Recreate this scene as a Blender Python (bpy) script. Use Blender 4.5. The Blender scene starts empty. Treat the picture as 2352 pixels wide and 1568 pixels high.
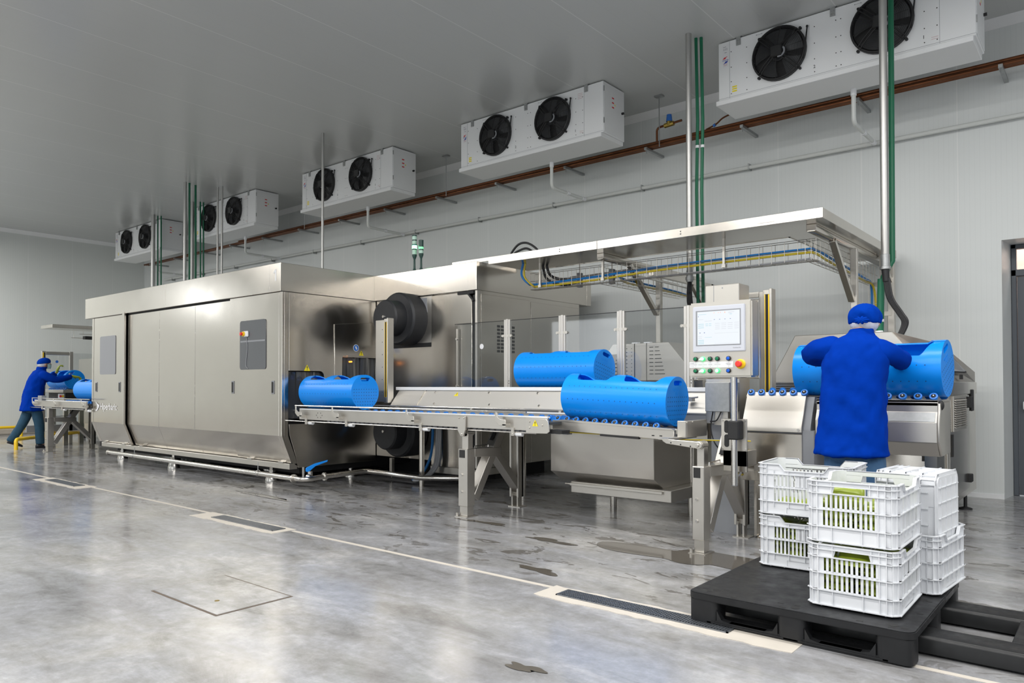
import bpy, bmesh, math, random
from mathutils import Vector, Matrix, Euler
random.seed(7)
S = bpy.context.scene
COL = S.collection
pi = math.pi

# ---------------------------------------------------------------- camera
cam_d = bpy.data.cameras.new('camera'); cam = bpy.data.objects.new('camera', cam_d); COL.objects.link(cam)
_F = Vector((-0.638885, 0.769107, 0.017362)); _R = Vector((0.769302, 0.638858, -0.001165))
_F.normalize(); _R = (_R - _F*_R.dot(_F)).normalized(); _U = _R.cross(_F)
cam.matrix_world = Matrix(((_R.x, _U.x, -_F.x, 0), (_R.y, _U.y, -_F.y, 0), (_R.z, _U.z, -_F.z, 1.25), (0, 0, 0, 1)))
cam_d.sensor_width = 36; cam_d.lens = 25.849; cam_d.shift_y = 0.03008; cam_d.clip_end = 200
S.camera = cam

# ---------------------------------------------------------------- light
W = bpy.data.worlds.new('world'); S.world = W; W.use_nodes = True
W.node_tree.nodes['Background'].inputs[0].default_value = (0.90, 0.95, 1.0, 1)
W.node_tree.nodes['Background'].inputs[1].default_value = 0.60

def area(name, loc, target, sx, sy, power, color=(1, 0.985, 0.955)):
    d = bpy.data.lights.new(name, 'AREA'); d.shape = 'RECTANGLE'; d.size = sx; d.size_y = sy; d.energy = power; d.color = color
    o = bpy.data.objects.new(name, d); COL.objects.link(o); o.location = loc
    v = Vector(target) - Vector(loc); o.rotation_euler = v.to_track_quat('-Z', 'Y').to_euler()
    return o
# rows of linear luminaires hung below the ceiling behind and above the photographer
for x in (-17, -11, -4, 3):
    area('ceiling_light', (x, -2.6, 4.95), (x, -2.5, 0), 5.0, .5, 260)
area('ceiling_light', (-14.0, 1.2, 4.95), (-14.0, 1.3, 0), 6.5, .5, 230)
area('ceiling_light', (-1.5, 4.2, 4.95), (-1.5, 4.3, 0), 7.5, .4, 230)
area('ceiling_light', (-2.0, .8, 4.95), (-2.0, .9, 0), 10.0, .5, 300)
area('ceiling_light', (-19.6, 3.2, 4.95), (-19.6, 3.3, 0), 3.0, .4, 190)  # added fill lamp out of view, brightens the far end wall
area('ceiling_light', (4.6, 5.0, 4.95), (4.6, 5.1, 0), 3.0, .4, 160)  # added fill lamp out of view, lifts the right part of the long wall
# daylight through the loading doors behind the photographer and high in the end wall
for x in (-15.5, -4, 3):
    area('daylight', (x, -9.85, 2.0), (x, 5, 1.9), 3.2, 3.4, 85, (0.93, 0.97, 1))
area('daylight', (-21.8, -1.08, 3.9), (0, -1.08, 3.6), .9, 1.0, 14, (0.95, 0.98, 1))

# sun-bright yard behind the transom over the door
area('outside_daylight', (-.2, 10.55, 3.6), (-.9, 9.70, 2.2), 1.8, .35, 40, (1, .96, .97))
area('outside_daylight', (-.2, 10.45, 3.9), (-.2, 10.82, 2.7), 2.2, .3, 55, (1, .93, .90))

VS = S.view_settings
VS.view_transform = 'Standard'; VS.look = 'None'; VS.gamma = 1; VS.exposure = 0.04; VS.use_curve_mapping = False

# ---------------------------------------------------------------- materials
MATS = {}
def mat(name, color, rough=0.5, metal=0.0, spec=0.5, emit=None, estr=1.0, bump=0.0, bscale=60, var=0.0, vscale=4, alpha=1.0, trans=0.0, stretch=None, coat=0.0, rvar=0.0):
    m = bpy.data.materials.new(name); m.use_nodes = True; nt = m.node_tree; b = nt.nodes['Principled BSDF']
    b.inputs['Base Color'].default_value = (*color, 1); b.inputs['Roughness'].default_value = rough
    b.inputs['Metallic'].default_value = metal; b.inputs['Specular IOR Level'].default_value = spec
    b.inputs['Alpha'].default_value = alpha; b.inputs['Transmission Weight'].default_value = trans
    b.inputs['Coat Weight'].default_value = coat
    if emit: b.inputs['Emission Color'].default_value = (*emit, 1); b.inputs['Emission Strength'].default_value = estr
    tc = nt.nodes.new('ShaderNodeTexCoord')
    def noise(sc, st=None, det=4):
        mp = nt.nodes.new('ShaderNodeMapping'); nt.links.new(tc.outputs['Object'], mp.inputs[0])
        if st: mp.inputs['Scale'].default_value = st
        n = nt.nodes.new('ShaderNodeTexNoise'); n.inputs['Scale'].default_value = sc; n.inputs['Detail'].default_value = det
        nt.links.new(mp.outputs[0], n.inputs['Vector']); return n
    if var > 0:
        n = noise(vscale, stretch); cr = nt.nodes.new('ShaderNodeMix'); cr.data_type = 'RGBA'
        cr.inputs['A'].default_value = (*[c*(1-var) for c in color], 1); cr.inputs['B'].default_value = (*[min(1, c*(1+var)) for c in color], 1)
        nt.links.new(n.outputs[0], cr.inputs['Factor']); nt.links.new(cr.outputs['Result'], b.inputs['Base Color'])
    if rvar > 0:
        n = noise(vscale*1.7, stretch); mr = nt.nodes.new('ShaderNodeMapRange')
        mr.inputs['From Min'].default_value = 0.3; mr.inputs['From Max'].default_value = 0.7
        mr.inputs['To Min'].default_value = max(0.02, rough-rvar); mr.inputs['To Max'].default_value = rough+rvar
        nt.links.new(n.outputs[0], mr.inputs[0]); nt.links.new(mr.outputs[0], b.inputs['Roughness'])
    if bump > 0:
        n = noise(bscale, stretch, 3 if bscale > 2 else 1); bp = nt.nodes.new('ShaderNodeBump'); bp.inputs['Strength'].default_value = bump; bp.inputs['Distance'].default_value = 0.01
        nt.links.new(n.outputs[0], bp.inputs['Height']); nt.links.new(bp.outputs[0], b.inputs['Normal'])
    MATS[name] = m; return m

STEEL = mat('brushed_steel', (.60, .565, .515), .21, 1.0, var=.04, vscale=1.2, rvar=.03, bump=.010, bscale=.9)
STEELF = mat('satin_steel', (.60, .575, .53), .42, 1.0, var=.03, vscale=3, rvar=.04)
STEELC = mat('matte_steel_cover', (.70, .68, .645), .60, 1.0, var=.02, vscale=3)
STEELM = mat('bead_blasted_steel', (.58, .555, .515), .40, 1.0, var=.04, vscale=2, rvar=.05)
POLISH = mat('polished_steel', (.62, .60, .57), .24, 1.0, rvar=.05, vscale=6)
POLEM = mat('dull_steel_pipe', (.48, .475, .46), .42, 1.0, var=.05, vscale=3)
GALV = mat('galvanised_steel', (.42, .43, .43), .45, .9, var=.2, vscale=30)
WHITEP = mat('white_painted_sheet', (.80, .81, .82), .42, var=.02, vscale=3)
WHITEPL = mat('white_plastic', (.80, .81, .83), .38, var=.03, vscale=8)
CRATE = mat('white_crate_plastic', (.72, .735, .765), .40, var=.02, vscale=10)
BLACKPL = mat('black_plastic', (.018, .019, .021), .45, var=.2, vscale=12)
PALLET = mat('black_pallet_plastic', (.013, .0135, .015), .46, spec=.35, var=.45, vscale=9, rvar=.12, bump=.03, bscale=40)
RUBBER = mat('black_rubber', (.012, .012, .013), .6)
FORKM = mat('black_painted_steel', (.011, .0115, .0125), .42, spec=.4, var=.5, vscale=16, rvar=.1)
BLUE = mat('blue_basket_plastic', (.0003, .255, .86), .30, spec=.35, var=.04, vscale=6, bump=.008, bscale=40)
BLUEDOT = mat('basket_perforation', (.004, .05, .22), .6)
BLUEW = mat('blue_roller_plastic', (.006, .17, .62), .4)
COAT = mat('blue_work_coat_fabric', (.0003, .031, .31), .9, spec=.04, var=.10, vscale=9, bump=.55, bscale=7)
CAPM = mat('blue_cap_fabric', (.0003, .034, .31), .9, spec=.04, var=.12, vscale=20, bump=.5, bscale=22)
HAIRNET = mat('white_hairnet', (.72, .74, .80), .8, bump=.2, bscale=90)
DENIM = mat('denim', (.045, .115, .23), .85, var=.45, vscale=18, bump=.06, bscale=120)
TROUSER = mat('dark_teal_trousers', (.012, .055, .10), .85, var=.3, vscale=14)
SHOE = mat('dark_shoe', (.012, .012, .018), .5)
SKIN = mat('skin', (.50, .30, .22), .55, var=.06, vscale=20)
MASKM = mat('surgical_mask', (.42, .62, .62), .8)
GLOVE = mat('yellow_green_glove', (.30, .36, .03), .5, var=.15, vscale=20)
COPPER = mat('copper_pipe', (.17, .066, .03), .42, .85, var=.35, vscale=5, rvar=.1)
BRASS = mat('brass', (.45, .32, .08), .35, .9)
GREENP = mat('green_pipe_plastic', (.004, .135, .065), .42)
PVC = mat('white_drain_pipe', (.66, .68, .66), .4)
YELLOW = mat('yellow_paint', (.85, .55, .01), .4)
YELSIGN = mat('yellow_sign', (.85, .70, .02), .5)
SIGNBLK = mat('black_print', (.01, .01, .01), .6)
SIGNBLUE = mat('blue_sign', (.03, .16, .55), .5)
SIGNWHITE = mat('white_label', (.78, .78, .80), .5)
SIGNGREY = mat('grey_print', (.35, .36, .38), .6)
RED = mat('red_plastic', (.75, .04, .03), .35)
REDPRINT = mat('red_print', (.62, .03, .04), .5)
BLUEPRINT = mat('blue_print', (.01, .05, .42), .5)
PINKPRINT = mat('pale_red_print', (.62, .42, .44), .6)
GRNBTN = mat('green_button', (.004, .17, .07), .3)
GRNLIT = mat('lit_green_button', (.1, .8, .3), .3, emit=(.02, .75, .13), estr=1.1)
GRNCORE = mat('lit_green_lamp', (.4, 1, .6), .3, emit=(.55, 1, .64), estr=1.25)
TOWERLIT = mat('lit_green_signal', (.1, .9, .3), .3, emit=(.06, 1, .24), estr=22)
TOWERDIM = mat('clear_signal_segment', (.42, .62, .52), .25)
GRNDARK = mat('dark_green_signal_body', (.02, .06, .05), .4)
BLUBTN = mat('blue_button', (.004, .10, .60), .3)
SCREEN = mat('lit_screen', (.02, .02, .02), .3, emit=(.90, .95, 1.0), estr=.92)
SCRBLUE = mat('screen_text_blue', (.02, .02, .02), .4, emit=(.55, .82, .92), estr=.85)
SCRGREY = mat('screen_text_grey', (.02, .02, .02), .4, emit=(.74, .76, .83), estr=.85)
SCRRED = mat('screen_mark_red', (.9, .2, .1), .4, emit=(.9, .25, .18), estr=.7)
SCRDARK = mat('screen_mark_dark', (.05, .08, .2), .4, emit=(.10, .14, .30), estr=.6)
BEZEL = mat('screen_bezel_grey', (.55, .57, .63), .4)
GREYP = mat('grey_plastic', (.25, .26, .28), .45)
DOORM = mat('dark_grey_door_paint', (.075, .085, .10), .45)
CABLEBLU = mat('blue_cable', (.006, .17, .50), .45)
CABLEYEL = mat('yellow_cable', (.62, .47, .03), .45)
CABLEBLK = mat('black_cable', (.012, .012, .014), .45)
CABLEGRY = mat('grey_cable', (.35, .36, .38), .5)
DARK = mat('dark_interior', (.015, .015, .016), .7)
BELT = mat('dark_conveyor_belt', (.05, .055, .06), .6)
BAG = mat('green_pouch', (.27, .34, .025), .30, var=.35, vscale=9, bump=.15, bscale=22)
GRATE = mat('steel_grate', (.27, .29, .32), .38, .9, var=.3, vscale=60)
MORTAR = mat('pale_mortar', (.53, .49, .435), .55, var=.12, vscale=6)
HATCHM = mat('concrete_hatch_slab', (.36, .35, .32), .35, var=.28, vscale=5)
WET = mat('wet_concrete', (.095, .085, .072), .07, var=.2, vscale=6)
FANBLADE = mat('fan_blade', (.06, .062, .066), .32, .35, var=.1, vscale=10)
FANBLK = mat('fan_black', (.012, .012, .013), .45)
EXT = mat('sunlit_outside_render', (.85, .66, .56), .8, var=.08, vscale=9)

def glass_mat(name, tint, thick=.30):
    m = bpy.data.materials.new(name); m.use_nodes = True; nt = m.node_tree
    for n in list(nt.nodes): nt.nodes.remove(n)
    out = nt.nodes.new('ShaderNodeOutputMaterial'); t = nt.nodes.new('ShaderNodeBsdfTransparent'); t.inputs[0].default_value = (*tint, 1)
    g = nt.nodes.new('ShaderNodeBsdfGlossy'); g.inputs['Roughness'].default_value = .03
    fr = nt.nodes.new('ShaderNodeValue'); fr.outputs[0].default_value = .07
    mx = nt.nodes.new('ShaderNodeMixShader'); nt.links.new(fr.outputs[0], mx.inputs[0]); nt.links.new(t.outputs[0], mx.inputs[1]); nt.links.new(g.outputs[0], mx.inputs[2])
    nt.links.new(mx.outputs[0], out.inputs[0]); MATS[name] = m; return m
GLASS = glass_mat('clear_polycarbonate', (.93, .94, .945))
SMOKED = glass_mat('tinted_window', (.50, .52, .54))
CURTAIN = glass_mat('clear_plastic_strip', (.70, .72, .75))

def panel_mat(name, axis, pitch, color, off, rough, seam, rib=.05):
    """insulated sandwich panel: pale seam lines every pitch metres along axis, faint ribs"""
    m = bpy.data.materials.new(name); m.use_nodes = True; nt = m.node_tree; b = nt.nodes['Principled BSDF']; L = nt.links.new
    b.inputs['Roughness'].default_value = rough
    g = nt.nodes.new('ShaderNodeNewGeometry'); sp = nt.nodes.new('ShaderNodeSeparateXYZ'); L(g.outputs['Position'], sp.inputs[0])
    def mth(op, a, bb):
        n = nt.nodes.new('ShaderNodeMath'); n.operation = op
        for i, v in enumerate((a, bb)):
            if isinstance(v, (int, float)): n.inputs[i].default_value = v
            else: L(v, n.inputs[i])
        return n.outputs[0]
    p = mth('FLOORED_MODULO', mth('SUBTRACT', sp.outputs[axis], off), pitch)
    line = mth('LESS_THAN', p, .011)
    r = mth('FLOORED_MODULO', sp.outputs[axis], rib); ribl = mth('LESS_THAN', r, .006)
    no = nt.nodes.new('ShaderNodeTexNoise'); no.inputs['Scale'].default_value = .6; L(g.outputs['Position'], no.inputs['Vector'])
    mx = nt.nodes.new('ShaderNodeMix'); mx.data_type = 'RGBA'; L(no.outputs[0], mx.inputs['Factor'])
    mx.inputs['A'].default_value = (*[c*.96 for c in color], 1); mx.inputs['B'].default_value = (*[c*1.04 for c in color], 1)
    m2 = nt.nodes.new('ShaderNodeMix'); m2.data_type = 'RGBA'; L(mth('MULTIPLY', ribl, .25), m2.inputs['Factor']); L(mx.outputs['Result'], m2.inputs['A'])
    m2.inputs['B'].default_value = (*[c*.86 for c in color], 1)
    m3 = nt.nodes.new('ShaderNodeMix'); m3.data_type = 'RGBA'; L(mth('MULTIPLY', line, .8), m3.inputs['Factor']); L(m2.outputs['Result'], m3.inputs['A'])
    m3.inputs['B'].default_value = (*seam, 1)
    L(m3.outputs['Result'], b.inputs['Base Color'])
    MATS[name] = m; return m
WALLX = panel_mat('insulated_wall_panel_long', 0, 1.015, (.68, .705, .70), -1.415, .38, (.78, .79, .78))
WALLY = panel_mat('insulated_wall_panel_end', 1, 1.04, (.68, .705, .685), 6.64, .38, (.76, .77, .76))
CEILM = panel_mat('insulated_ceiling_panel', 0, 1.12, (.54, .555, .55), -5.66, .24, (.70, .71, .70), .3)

def floor_mat():
    m = bpy.data.materials.new('polished_concrete'); m.use_nodes = True; nt = m.node_tree; b = nt.nodes['Principled BSDF']; L = nt.links.new
    g = nt.nodes.new('ShaderNodeNewGeometry')
    def noise(sc, det, rough=.6, st=(1, 1, 1), dist=0):
        mp = nt.nodes.new('ShaderNodeMapping'); mp.inputs['Scale'].default_value = st; L(g.outputs['Position'], mp.inputs[0])
        n = nt.nodes.new('ShaderNodeTexNoise'); n.inputs['Scale'].default_value = sc; n.inputs['Detail'].default_value = det; n.inputs['Roughness'].default_value = rough
        n.inputs['Distortion'].default_value = dist; L(mp.outputs[0], n.inputs['Vector']); return n.outputs[0]
    def ramp(src, stops):
        r = nt.nodes.new('ShaderNodeValToRGB'); L(src, r.inputs[0])
        while len(r.color_ramp.elements) < len(stops): r.color_ramp.elements.new(.5)
        for e, (p, c) in zip(r.color_ramp.elements, stops): e.position = p; e.color = (*c, 1)
        return r.outputs[0]
    def mix(f, a, c, mode='MIX'):
        n = nt.nodes.new('ShaderNodeMix'); n.data_type = 'RGBA'; n.blend_type = mode
        if isinstance(f, (int, float)): n.inputs['Factor'].default_value = f
        else: L(f, n.inputs['Factor'])
        L(a, n.inputs['A']); L(c, n.inputs['B']); return n.outputs['Result']
    big = noise(.55, 5, .6, (1, 1.2, 1), .4)
    mid = noise(2.2, 9, .70, (.55, 1.5, 1), .5)
    fine = noise(11, 8, .75)
    c1 = ramp(big, [(.34, (.235, .237, .25)), (.5, (.305, .308, .32)), (.66, (.375, .368, .355))])
    c2 = ramp(mid, [(.30, (.22, .21, .195)), (.44, (.44, .435, .42)), (.54, (.52, .52, .525)), (.70, (.76, .755, .745))])
    c3 = ramp(fine, [(.30, (.36, .35, .34)), (.55, (.51, .51, .51)), (.72, (.66, .66, .67))])
    base = mix(.75, mix(.75, c1, c2, 'OVERLAY'), c3, 'OVERLAY')
    # small dark damp blotches near the machines
    bl = ramp(noise(3.4, 5, .6, (.7, 1.6, 1), 1.2), [(.585, (0, 0, 0)), (.605, (1, 1, 1))])
    sp = nt.nodes.new('ShaderNodeSeparateXYZ'); L(g.outputs['Position'], sp.inputs[0])
    mr = nt.nodes.new('ShaderNodeMapRange'); mr.inputs['From Min'].default_value = 3.2; mr.inputs['From Max'].default_value = 4.2; L(sp.outputs[1], mr.inputs[0])
    mm = nt.nodes.new('ShaderNodeMath'); mm.operation = 'MULTIPLY'; L(bl, mm.inputs[0]); L(mr.outputs[0], mm.inputs[1])
    rgb = nt.nodes.new('ShaderNodeRGB'); rgb.outputs[0].default_value = (.075, .065, .052, 1)
    mm2 = nt.nodes.new('ShaderNodeMath'); mm2.operation = 'MULTIPLY'; L(mm.outputs[0], mm2.inputs[0]); mm2.inputs[1].default_value = .7
    col = mix(mm2.outputs[0], base, rgb.outputs[0])
    L(col, b.inputs['Base Color'])
    rr = nt.nodes.new('ShaderNodeMapRange'); L(mid, rr.inputs[0]); rr.inputs['From Min'].default_value = .3; rr.inputs['From Max'].default_value = .7
    rr.inputs['To Min'].default_value = .09; rr.inputs['To Max'].default_value = .22; L(rr.outputs[0], b.inputs['Roughness'])
    b.inputs['Specular IOR Level'].default_value = .62
    bp = nt.nodes.new('ShaderNodeBump'); bp.inputs['Strength'].default_value = .05; bp.inputs['Distance'].default_value = .02; L(mid, bp.inputs['Height']); L(bp.outputs[0], b.inputs['Normal'])
    return m
FLOORM = floor_mat()

# ---------------------------------------------------------------- helpers
class MB:
    def __init__(s): s.bm = bmesh.new()
    def poly(s, pts, flip=False):
        vs = [s.bm.verts.new(p) for p in pts]
        if flip: vs.reverse()
        return s.bm.faces.new(vs)
    def box(s, x0, y0, z0, x1, y1, z1):
        s.prism([(x0, y0), (x1, y0), (x1, y1), (x0, y1)], 'z', z0, z1); return s
    def obox(s, c, ax, ay, az):
        """box from centre and three half-axis vectors"""
        c, ax, ay, az = map(Vector, (c, ax, ay, az))
        v = [s.bm.verts.new(c + i*ax + j*ay + k*az) for k in (-1, 1) for i, j in ((-1, -1), (1, -1), (1, 1), (-1, 1))]
        for f in ((3, 2, 1, 0), (4, 5, 6, 7), (0, 1, 5, 4), (1, 2, 6, 5), (2, 3, 7, 6), (3, 0, 4, 7)): s.bm.faces.new([v[i] for i in f])
        return s
    def bar(s, p0, p1, w, h, up=(0, 0, 1)):
        """square bar from p0 to p1: w across, h along up"""
        p0, p1, up = Vector(p0), Vector(p1), Vector(up); d = p1-p0; n = d.normalized()
        a = n.cross(up).normalized(); b = a.cross(n)
        return s.obox((p0+p1)/2, d/2, a*w/2, b*h/2)
    def prism(s, pts, axis, a, b):
        def P(u, v, w):
            return {'x': (w, u, v), 'y': (u, w, v), 'z': (u, v, w)}[axis]
        lo = [s.bm.verts.new(P(u, v, a)) for u, v in pts]; hi = [s.bm.verts.new(P(u, v, b)) for u, v in pts]; n = len(pts)
        s.bm.faces.new(lo[::-1]); s.bm.faces.new(hi)
        for i in range(n): s.bm.faces.new((lo[i], lo[(i+1) % n], hi[(i+1) % n], hi[i]))
        return s
    def cyl(s, p0, p1, r0, r1=None, n=16, caps=True):
        r1 = r0 if r1 is None else r1; p0, p1 = Vector(p0), Vector(p1); d = (p1-p0).normalized()
        a = d.orthogonal().normalized(); b = d.cross(a)
        A = [s.bm.verts.new(p0 + r0*(a*math.cos(2*pi*i/n)+b*math.sin(2*pi*i/n))) for i in range(n)]
        B = [s.bm.verts.new(p1 + r1*(a*math.cos(2*pi*i/n)+b*math.sin(2*pi*i/n))) for i in range(n)]
        for i in range(n): s.bm.faces.new((A[i], A[(i+1) % n], B[(i+1) % n], B[i]))
        if caps: s.bm.faces.new(A[::-1]); s.bm.faces.new(B)
        return s
    def tube(s, pts, r, n=8, caps=True, closed=False):
        P = [Vector(p) for p in pts]; N = len(P); rings = []
        rr = r if isinstance(r, (list, tuple)) else [r]*N
        prev = None
        for i in range(N):
            if closed: t = P[(i+1) % N]-P[i-1]
            else: t = (P[min(i+1, N-1)]-P[max(i-1, 0)])
            t.normalize()
            a = t.orthogonal().normalized() if prev is None else (prev - t*prev.dot(t)).normalized()
            prev = a; b = t.cross(a)
            rings.append([s.bm.verts.new(P[i]+rr[i]*(a*math.cos(2*pi*k/n)+b*math.sin(2*pi*k/n))) for k in range(n)])
        for i in range(N if closed else N-1):
            A, B = rings[i], rings[(i+1) % N]
            for k in range(n): s.bm.faces.new((A[k], A[(k+1) % n], B[(k+1) % n], B[k]))
        if caps and not closed: s.bm.faces.new(rings[0][::-1]); s.bm.faces.new(rings[-1])
        return s
    def ring(s, c, normal, R, r, n=32, m=6):
        c, d = Vector(c), Vector(normal).normalized(); a = d.orthogonal().normalized(); b = d.cross(a)
        return s.tube([c+R*(a*math.cos(2*pi*i/n)+b*math.sin(2*pi*i/n)) for i in range(n)], r, m, closed=True)
    def disc(s, c, normal, r, n=12):
        c, d = Vector(c), Vector(normal).normalized(); a = d.orthogonal().normalized(); b = d.cross(a)
        s.bm.faces.new([s.bm.verts.new(c+r*(a*math.cos(2*pi*i/n)+b*math.sin(2*pi*i/n))) for i in range(n)]); return s
    def ball(s, c, rx, ry=None, rz=None, u=16, v=10):
        ry = rx if ry is None else ry; rz = rx if rz is None else rz
        bmesh.ops.create_uvsphere(s.bm, u_segments=u, v_segments=v, radius=1, matrix=Matrix.Translation(c) @ Matrix.Diagonal((rx, ry, rz, 1))); return s
    def loft(s, rings, caps=True):
        R = [[s.bm.verts.new(p) for p in r] for r in rings]; n = len(R[0])
        for A, B in zip(R, R[1:]):
            for k in range(n): s.bm.faces.new((A[k], A[(k+1) % n], B[(k+1) % n], B[k]))
        if caps: s.bm.faces.new(R[0][::-1]); s.bm.faces.new(R[-1])
        return s
    def lathe(s, prof, c, axis=(0, 0, 1), n=24):
        c, d = Vector(c), Vector(axis).normalized(); a = d.orthogonal().normalized(); b = d.cross(a)
        return s.loft([[c+d*h+max(r, 1e-4)*(a*math.cos(2*pi*k/n)+b*math.sin(2*pi*k/n)) for k in range(n)] for r, h in prof])
    def text(s, body, size, origin, xd, ud, extrude=.001, align='LEFT', sx=1.0):
        cu = bpy.data.curves.new('tmp_text', 'FONT'); cu.body = body; cu.size = size; cu.extrude = extrude; cu.align_x = align; cu.resolution_u = 3
        o = bpy.data.objects.new('tmp_text', cu); COL.objects.link(o)
        bpy.context.view_layer.update()
        me = bpy.data.meshes.new_from_object(o.evaluated_get(bpy.context.evaluated_depsgraph_get()))
        bpy.data.objects.remove(o); bpy.data.curves.remove(cu)
        x, u = Vector(xd).normalized(), Vector(ud).normalized(); z = x.cross(u)
        M = Matrix(((x.x, u.x, z.x, origin[0]), (x.y, u.y, z.y, origin[1]), (x.z, u.z, z.z, origin[2]), (0, 0, 0, 1))) @ Matrix.Diagonal((sx, 1, 1, 1))
        me.transform(M); s.bm.from_mesh(me); bpy.data.meshes.remove(me); return s
    def bevel(s, off=.004, seg=1, ang=40):
        s.bm.normal_update()
        ed = [e for e in s.bm.edges if len(e.link_faces) == 2 and e.calc_face_angle(0) > math.radians(ang)]
        if ed: bmesh.ops.bevel(s.bm, geom=ed, offset=off, segments=seg, affect='EDGES', clamp_overlap=True)
        return s
    def move(s, M):
        bmesh.ops.transform(s.bm, matrix=M, verts=s.bm.verts); return s
    def build(s, name, m, parent=None, smooth=35, normals=True, origin=None):
        bm = s.bm
        if normals: bmesh.ops.recalc_face_normals(bm, faces=bm.faces)
        if smooth:
            for f in bm.faces: f.smooth = True
            for e in bm.edges:
                if len(e.link_faces) == 2 and e.calc_face_angle(0) > math.radians(smooth): e.smooth = False
        if parent is not None: org = Vector(parent['_o'])
        elif origin is not None: org = Vector(origin)
        else:
            xs = [v.co for v in bm.verts]
            org = Vector((sum((min(q[i] for q in xs), max(q[i] for q in xs)))/2 for i in (0, 1)))
            org = Vector((org[0], org[1], min(q.z for q in xs)))
        bmesh.ops.translate(bm, verts=bm.verts, vec=-org)
        me = bpy.data.meshes.new(name); bm.to_mesh(me); bm.free(); me.materials.append(m)
        o = bpy.data.objects.new(name, me); COL.objects.link(o); o['_o'] = tuple(org)
        if parent is None: o.location = org
        else:
            o.parent = parent; o.location = (0, 0, 0)
        return o

def tag(o, label, cat, group=None, kind=None):
    if label: o['label'] = label
    if cat: o['category'] = cat
    if group: o['group'] = group
    if kind: o['kind'] = kind
    return o
def thing(name, label, cat, loc, group=None):
    o = bpy.data.objects.new(name, None); COL.objects.link(o); o.location = loc; o['_o'] = tuple(loc); o.empty_display_size = .1
    return tag(o, label, cat, group)
def struct(o): o['kind'] = 'structure'; return o
CAMP = Vector((0, 0, 1.25))
def rescale(root, k):
    """same outline from the photographer's place, k times as far and as big"""
    seen = set()
    def rec(o):
        if o.type == 'MESH' and o.data.name not in seen: seen.add(o.data.name); o.data.transform(Matrix.Scale(k, 4))
        for c in o.children: rec(c)
    rec(root); root.location = CAMP+k*(root.location-CAMP); root['_o'] = tuple(root.location)
def dup(root, loc, rot=None, label=None, group=None):
    def cp(o, par):
        c = o.copy(); COL.objects.link(c); c.parent = par
        for ch in list(o.children): cp(ch, c)
        return c
    r = cp(root, None); r.location = loc
    if rot is not None: r.rotation_euler = rot
    if label: r['label'] = label
    if group: r['group'] = group
    return r
def arc(c, a, b, r, t0, t1, n=8):
    c, a, b = Vector(c), Vector(a), Vector(b)
    return [c+r*(a*math.cos(t0+(t1-t0)*i/n)+b*math.sin(t0+(t1-t0)*i/n)) for i in range(n+1)]
def smoothpath(pts, k=6):
    P = [Vector(p) for p in pts]; out = []
    for i in range(len(P)-1):
        p0, p1, p2, p3 = P[max(i-1, 0)], P[i], P[i+1], P[min(i+2, len(P)-1)]
        for j in range(k):
            t = j/k
            out.append(.5*((2*p1)+(-p0+p2)*t+(2*p0-5*p1+4*p2-p3)*t*t+(-p0+3*p1-3*p2+p3)*t**3))
    out.append(P[-1]); return out
def nut(mb, c, d, r=.012, h=.008): return mb.cyl(c, Vector(c)+Vector(d).normalized()*h, r, n=8)

# ---------------------------------------------------------------- the hall
ZC = 5.26; YW = 9.6; XL = -21.9; XR = 7.0; YF = -10.0
struct(MB().box(XL-.2, YF, -.2, XR, YW+1.2, 0).build('floor', FLOORM, smooth=0))
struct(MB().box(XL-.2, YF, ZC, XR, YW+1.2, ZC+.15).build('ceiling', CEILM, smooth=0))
# long wall with the doorway cut out on the right
DX0, DX1, DZ = -1.005, .62, 2.83
wb = MB(); wb.prism([(XL-.2, YW), (DX0, YW), (DX0+.055, YW+.5), (XL-.2, YW+.5)], 'z', 0, ZC); wb.box(DX0, YW, DZ, DX1, YW+.5, ZC); wb.box(DX1, YW, 0, XR, YW+.5, ZC)
struct(wb.build('wall_back', WALLX, smooth=0))
struct(MB().box(XL-.2, YF, 0, XL, YW, ZC).build('wall_left', WALLY, smooth=0))
struct(MB().box(XL-.2, YF-.2, 0, XR, YF, ZC).build('wall_front', WALLX, smooth=0))
struct(MB().prism([(YW, ZC-.09), (YW-.09, ZC), (YW, ZC)], 'x', XL, XR).build('trim_1', WHITEP, smooth=0))
struct(MB().prism([(XL, ZC-.09), (XL+.09, ZC), (XL, ZC)], 'y', YF, YW).build('trim_2', WHITEP, smooth=0))
struct(MB().box(XL, YF, 0, XL+.09, YW, .16).bevel(.03, 2).build('baseboard_left', MORTAR))
struct(MB().box(XL, YW-.012, 0, DX0, YW, .05).build('baseboard_back', WHITEP))
# doorway: frame, transom window above, leaf with push bar
d = MB(); ty = YW+.42; FX0 = DX0+.046
d.box(FX0, ty-.03, 0, FX0+.05, ty+.06, DZ); d.box(DX1-.05, ty-.03, 0, DX1, ty+.06, DZ)
d.box(FX0, ty-.03, DZ-.05, DX1, ty+.06, DZ); d.box(FX0, ty-.03, 2.47, DX1, ty+.06, 2.545)
dr = struct(d.bevel(.006).build('door_1', DOORM))
MB().box(FX0+.055, ty, .01, DX1-.055, ty+.045, 2.465).build('door_leaf', DOORM, dr)
h = MB().box(FX0+.10, ty-.075, .985, DX1-.3, ty-.045, 1.045); h.box(FX0+.10, ty-.07, .97, FX0+.18, ty, 1.06)
h.bevel(.006).build('push_bar', WHITEPL, dr)
w1 = MB(); w1.box(FX0+.05, ty+.01, 2.545, DX1-.05, ty+.02, DZ-.05); w1 = struct(w1.build('window_1', GLASS))
struct(MB().box(DX0-.4, YW+1.2, 1.0, DX1+.4, YW+1.25, 4.4).build('wall_outside', EXT))
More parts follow.
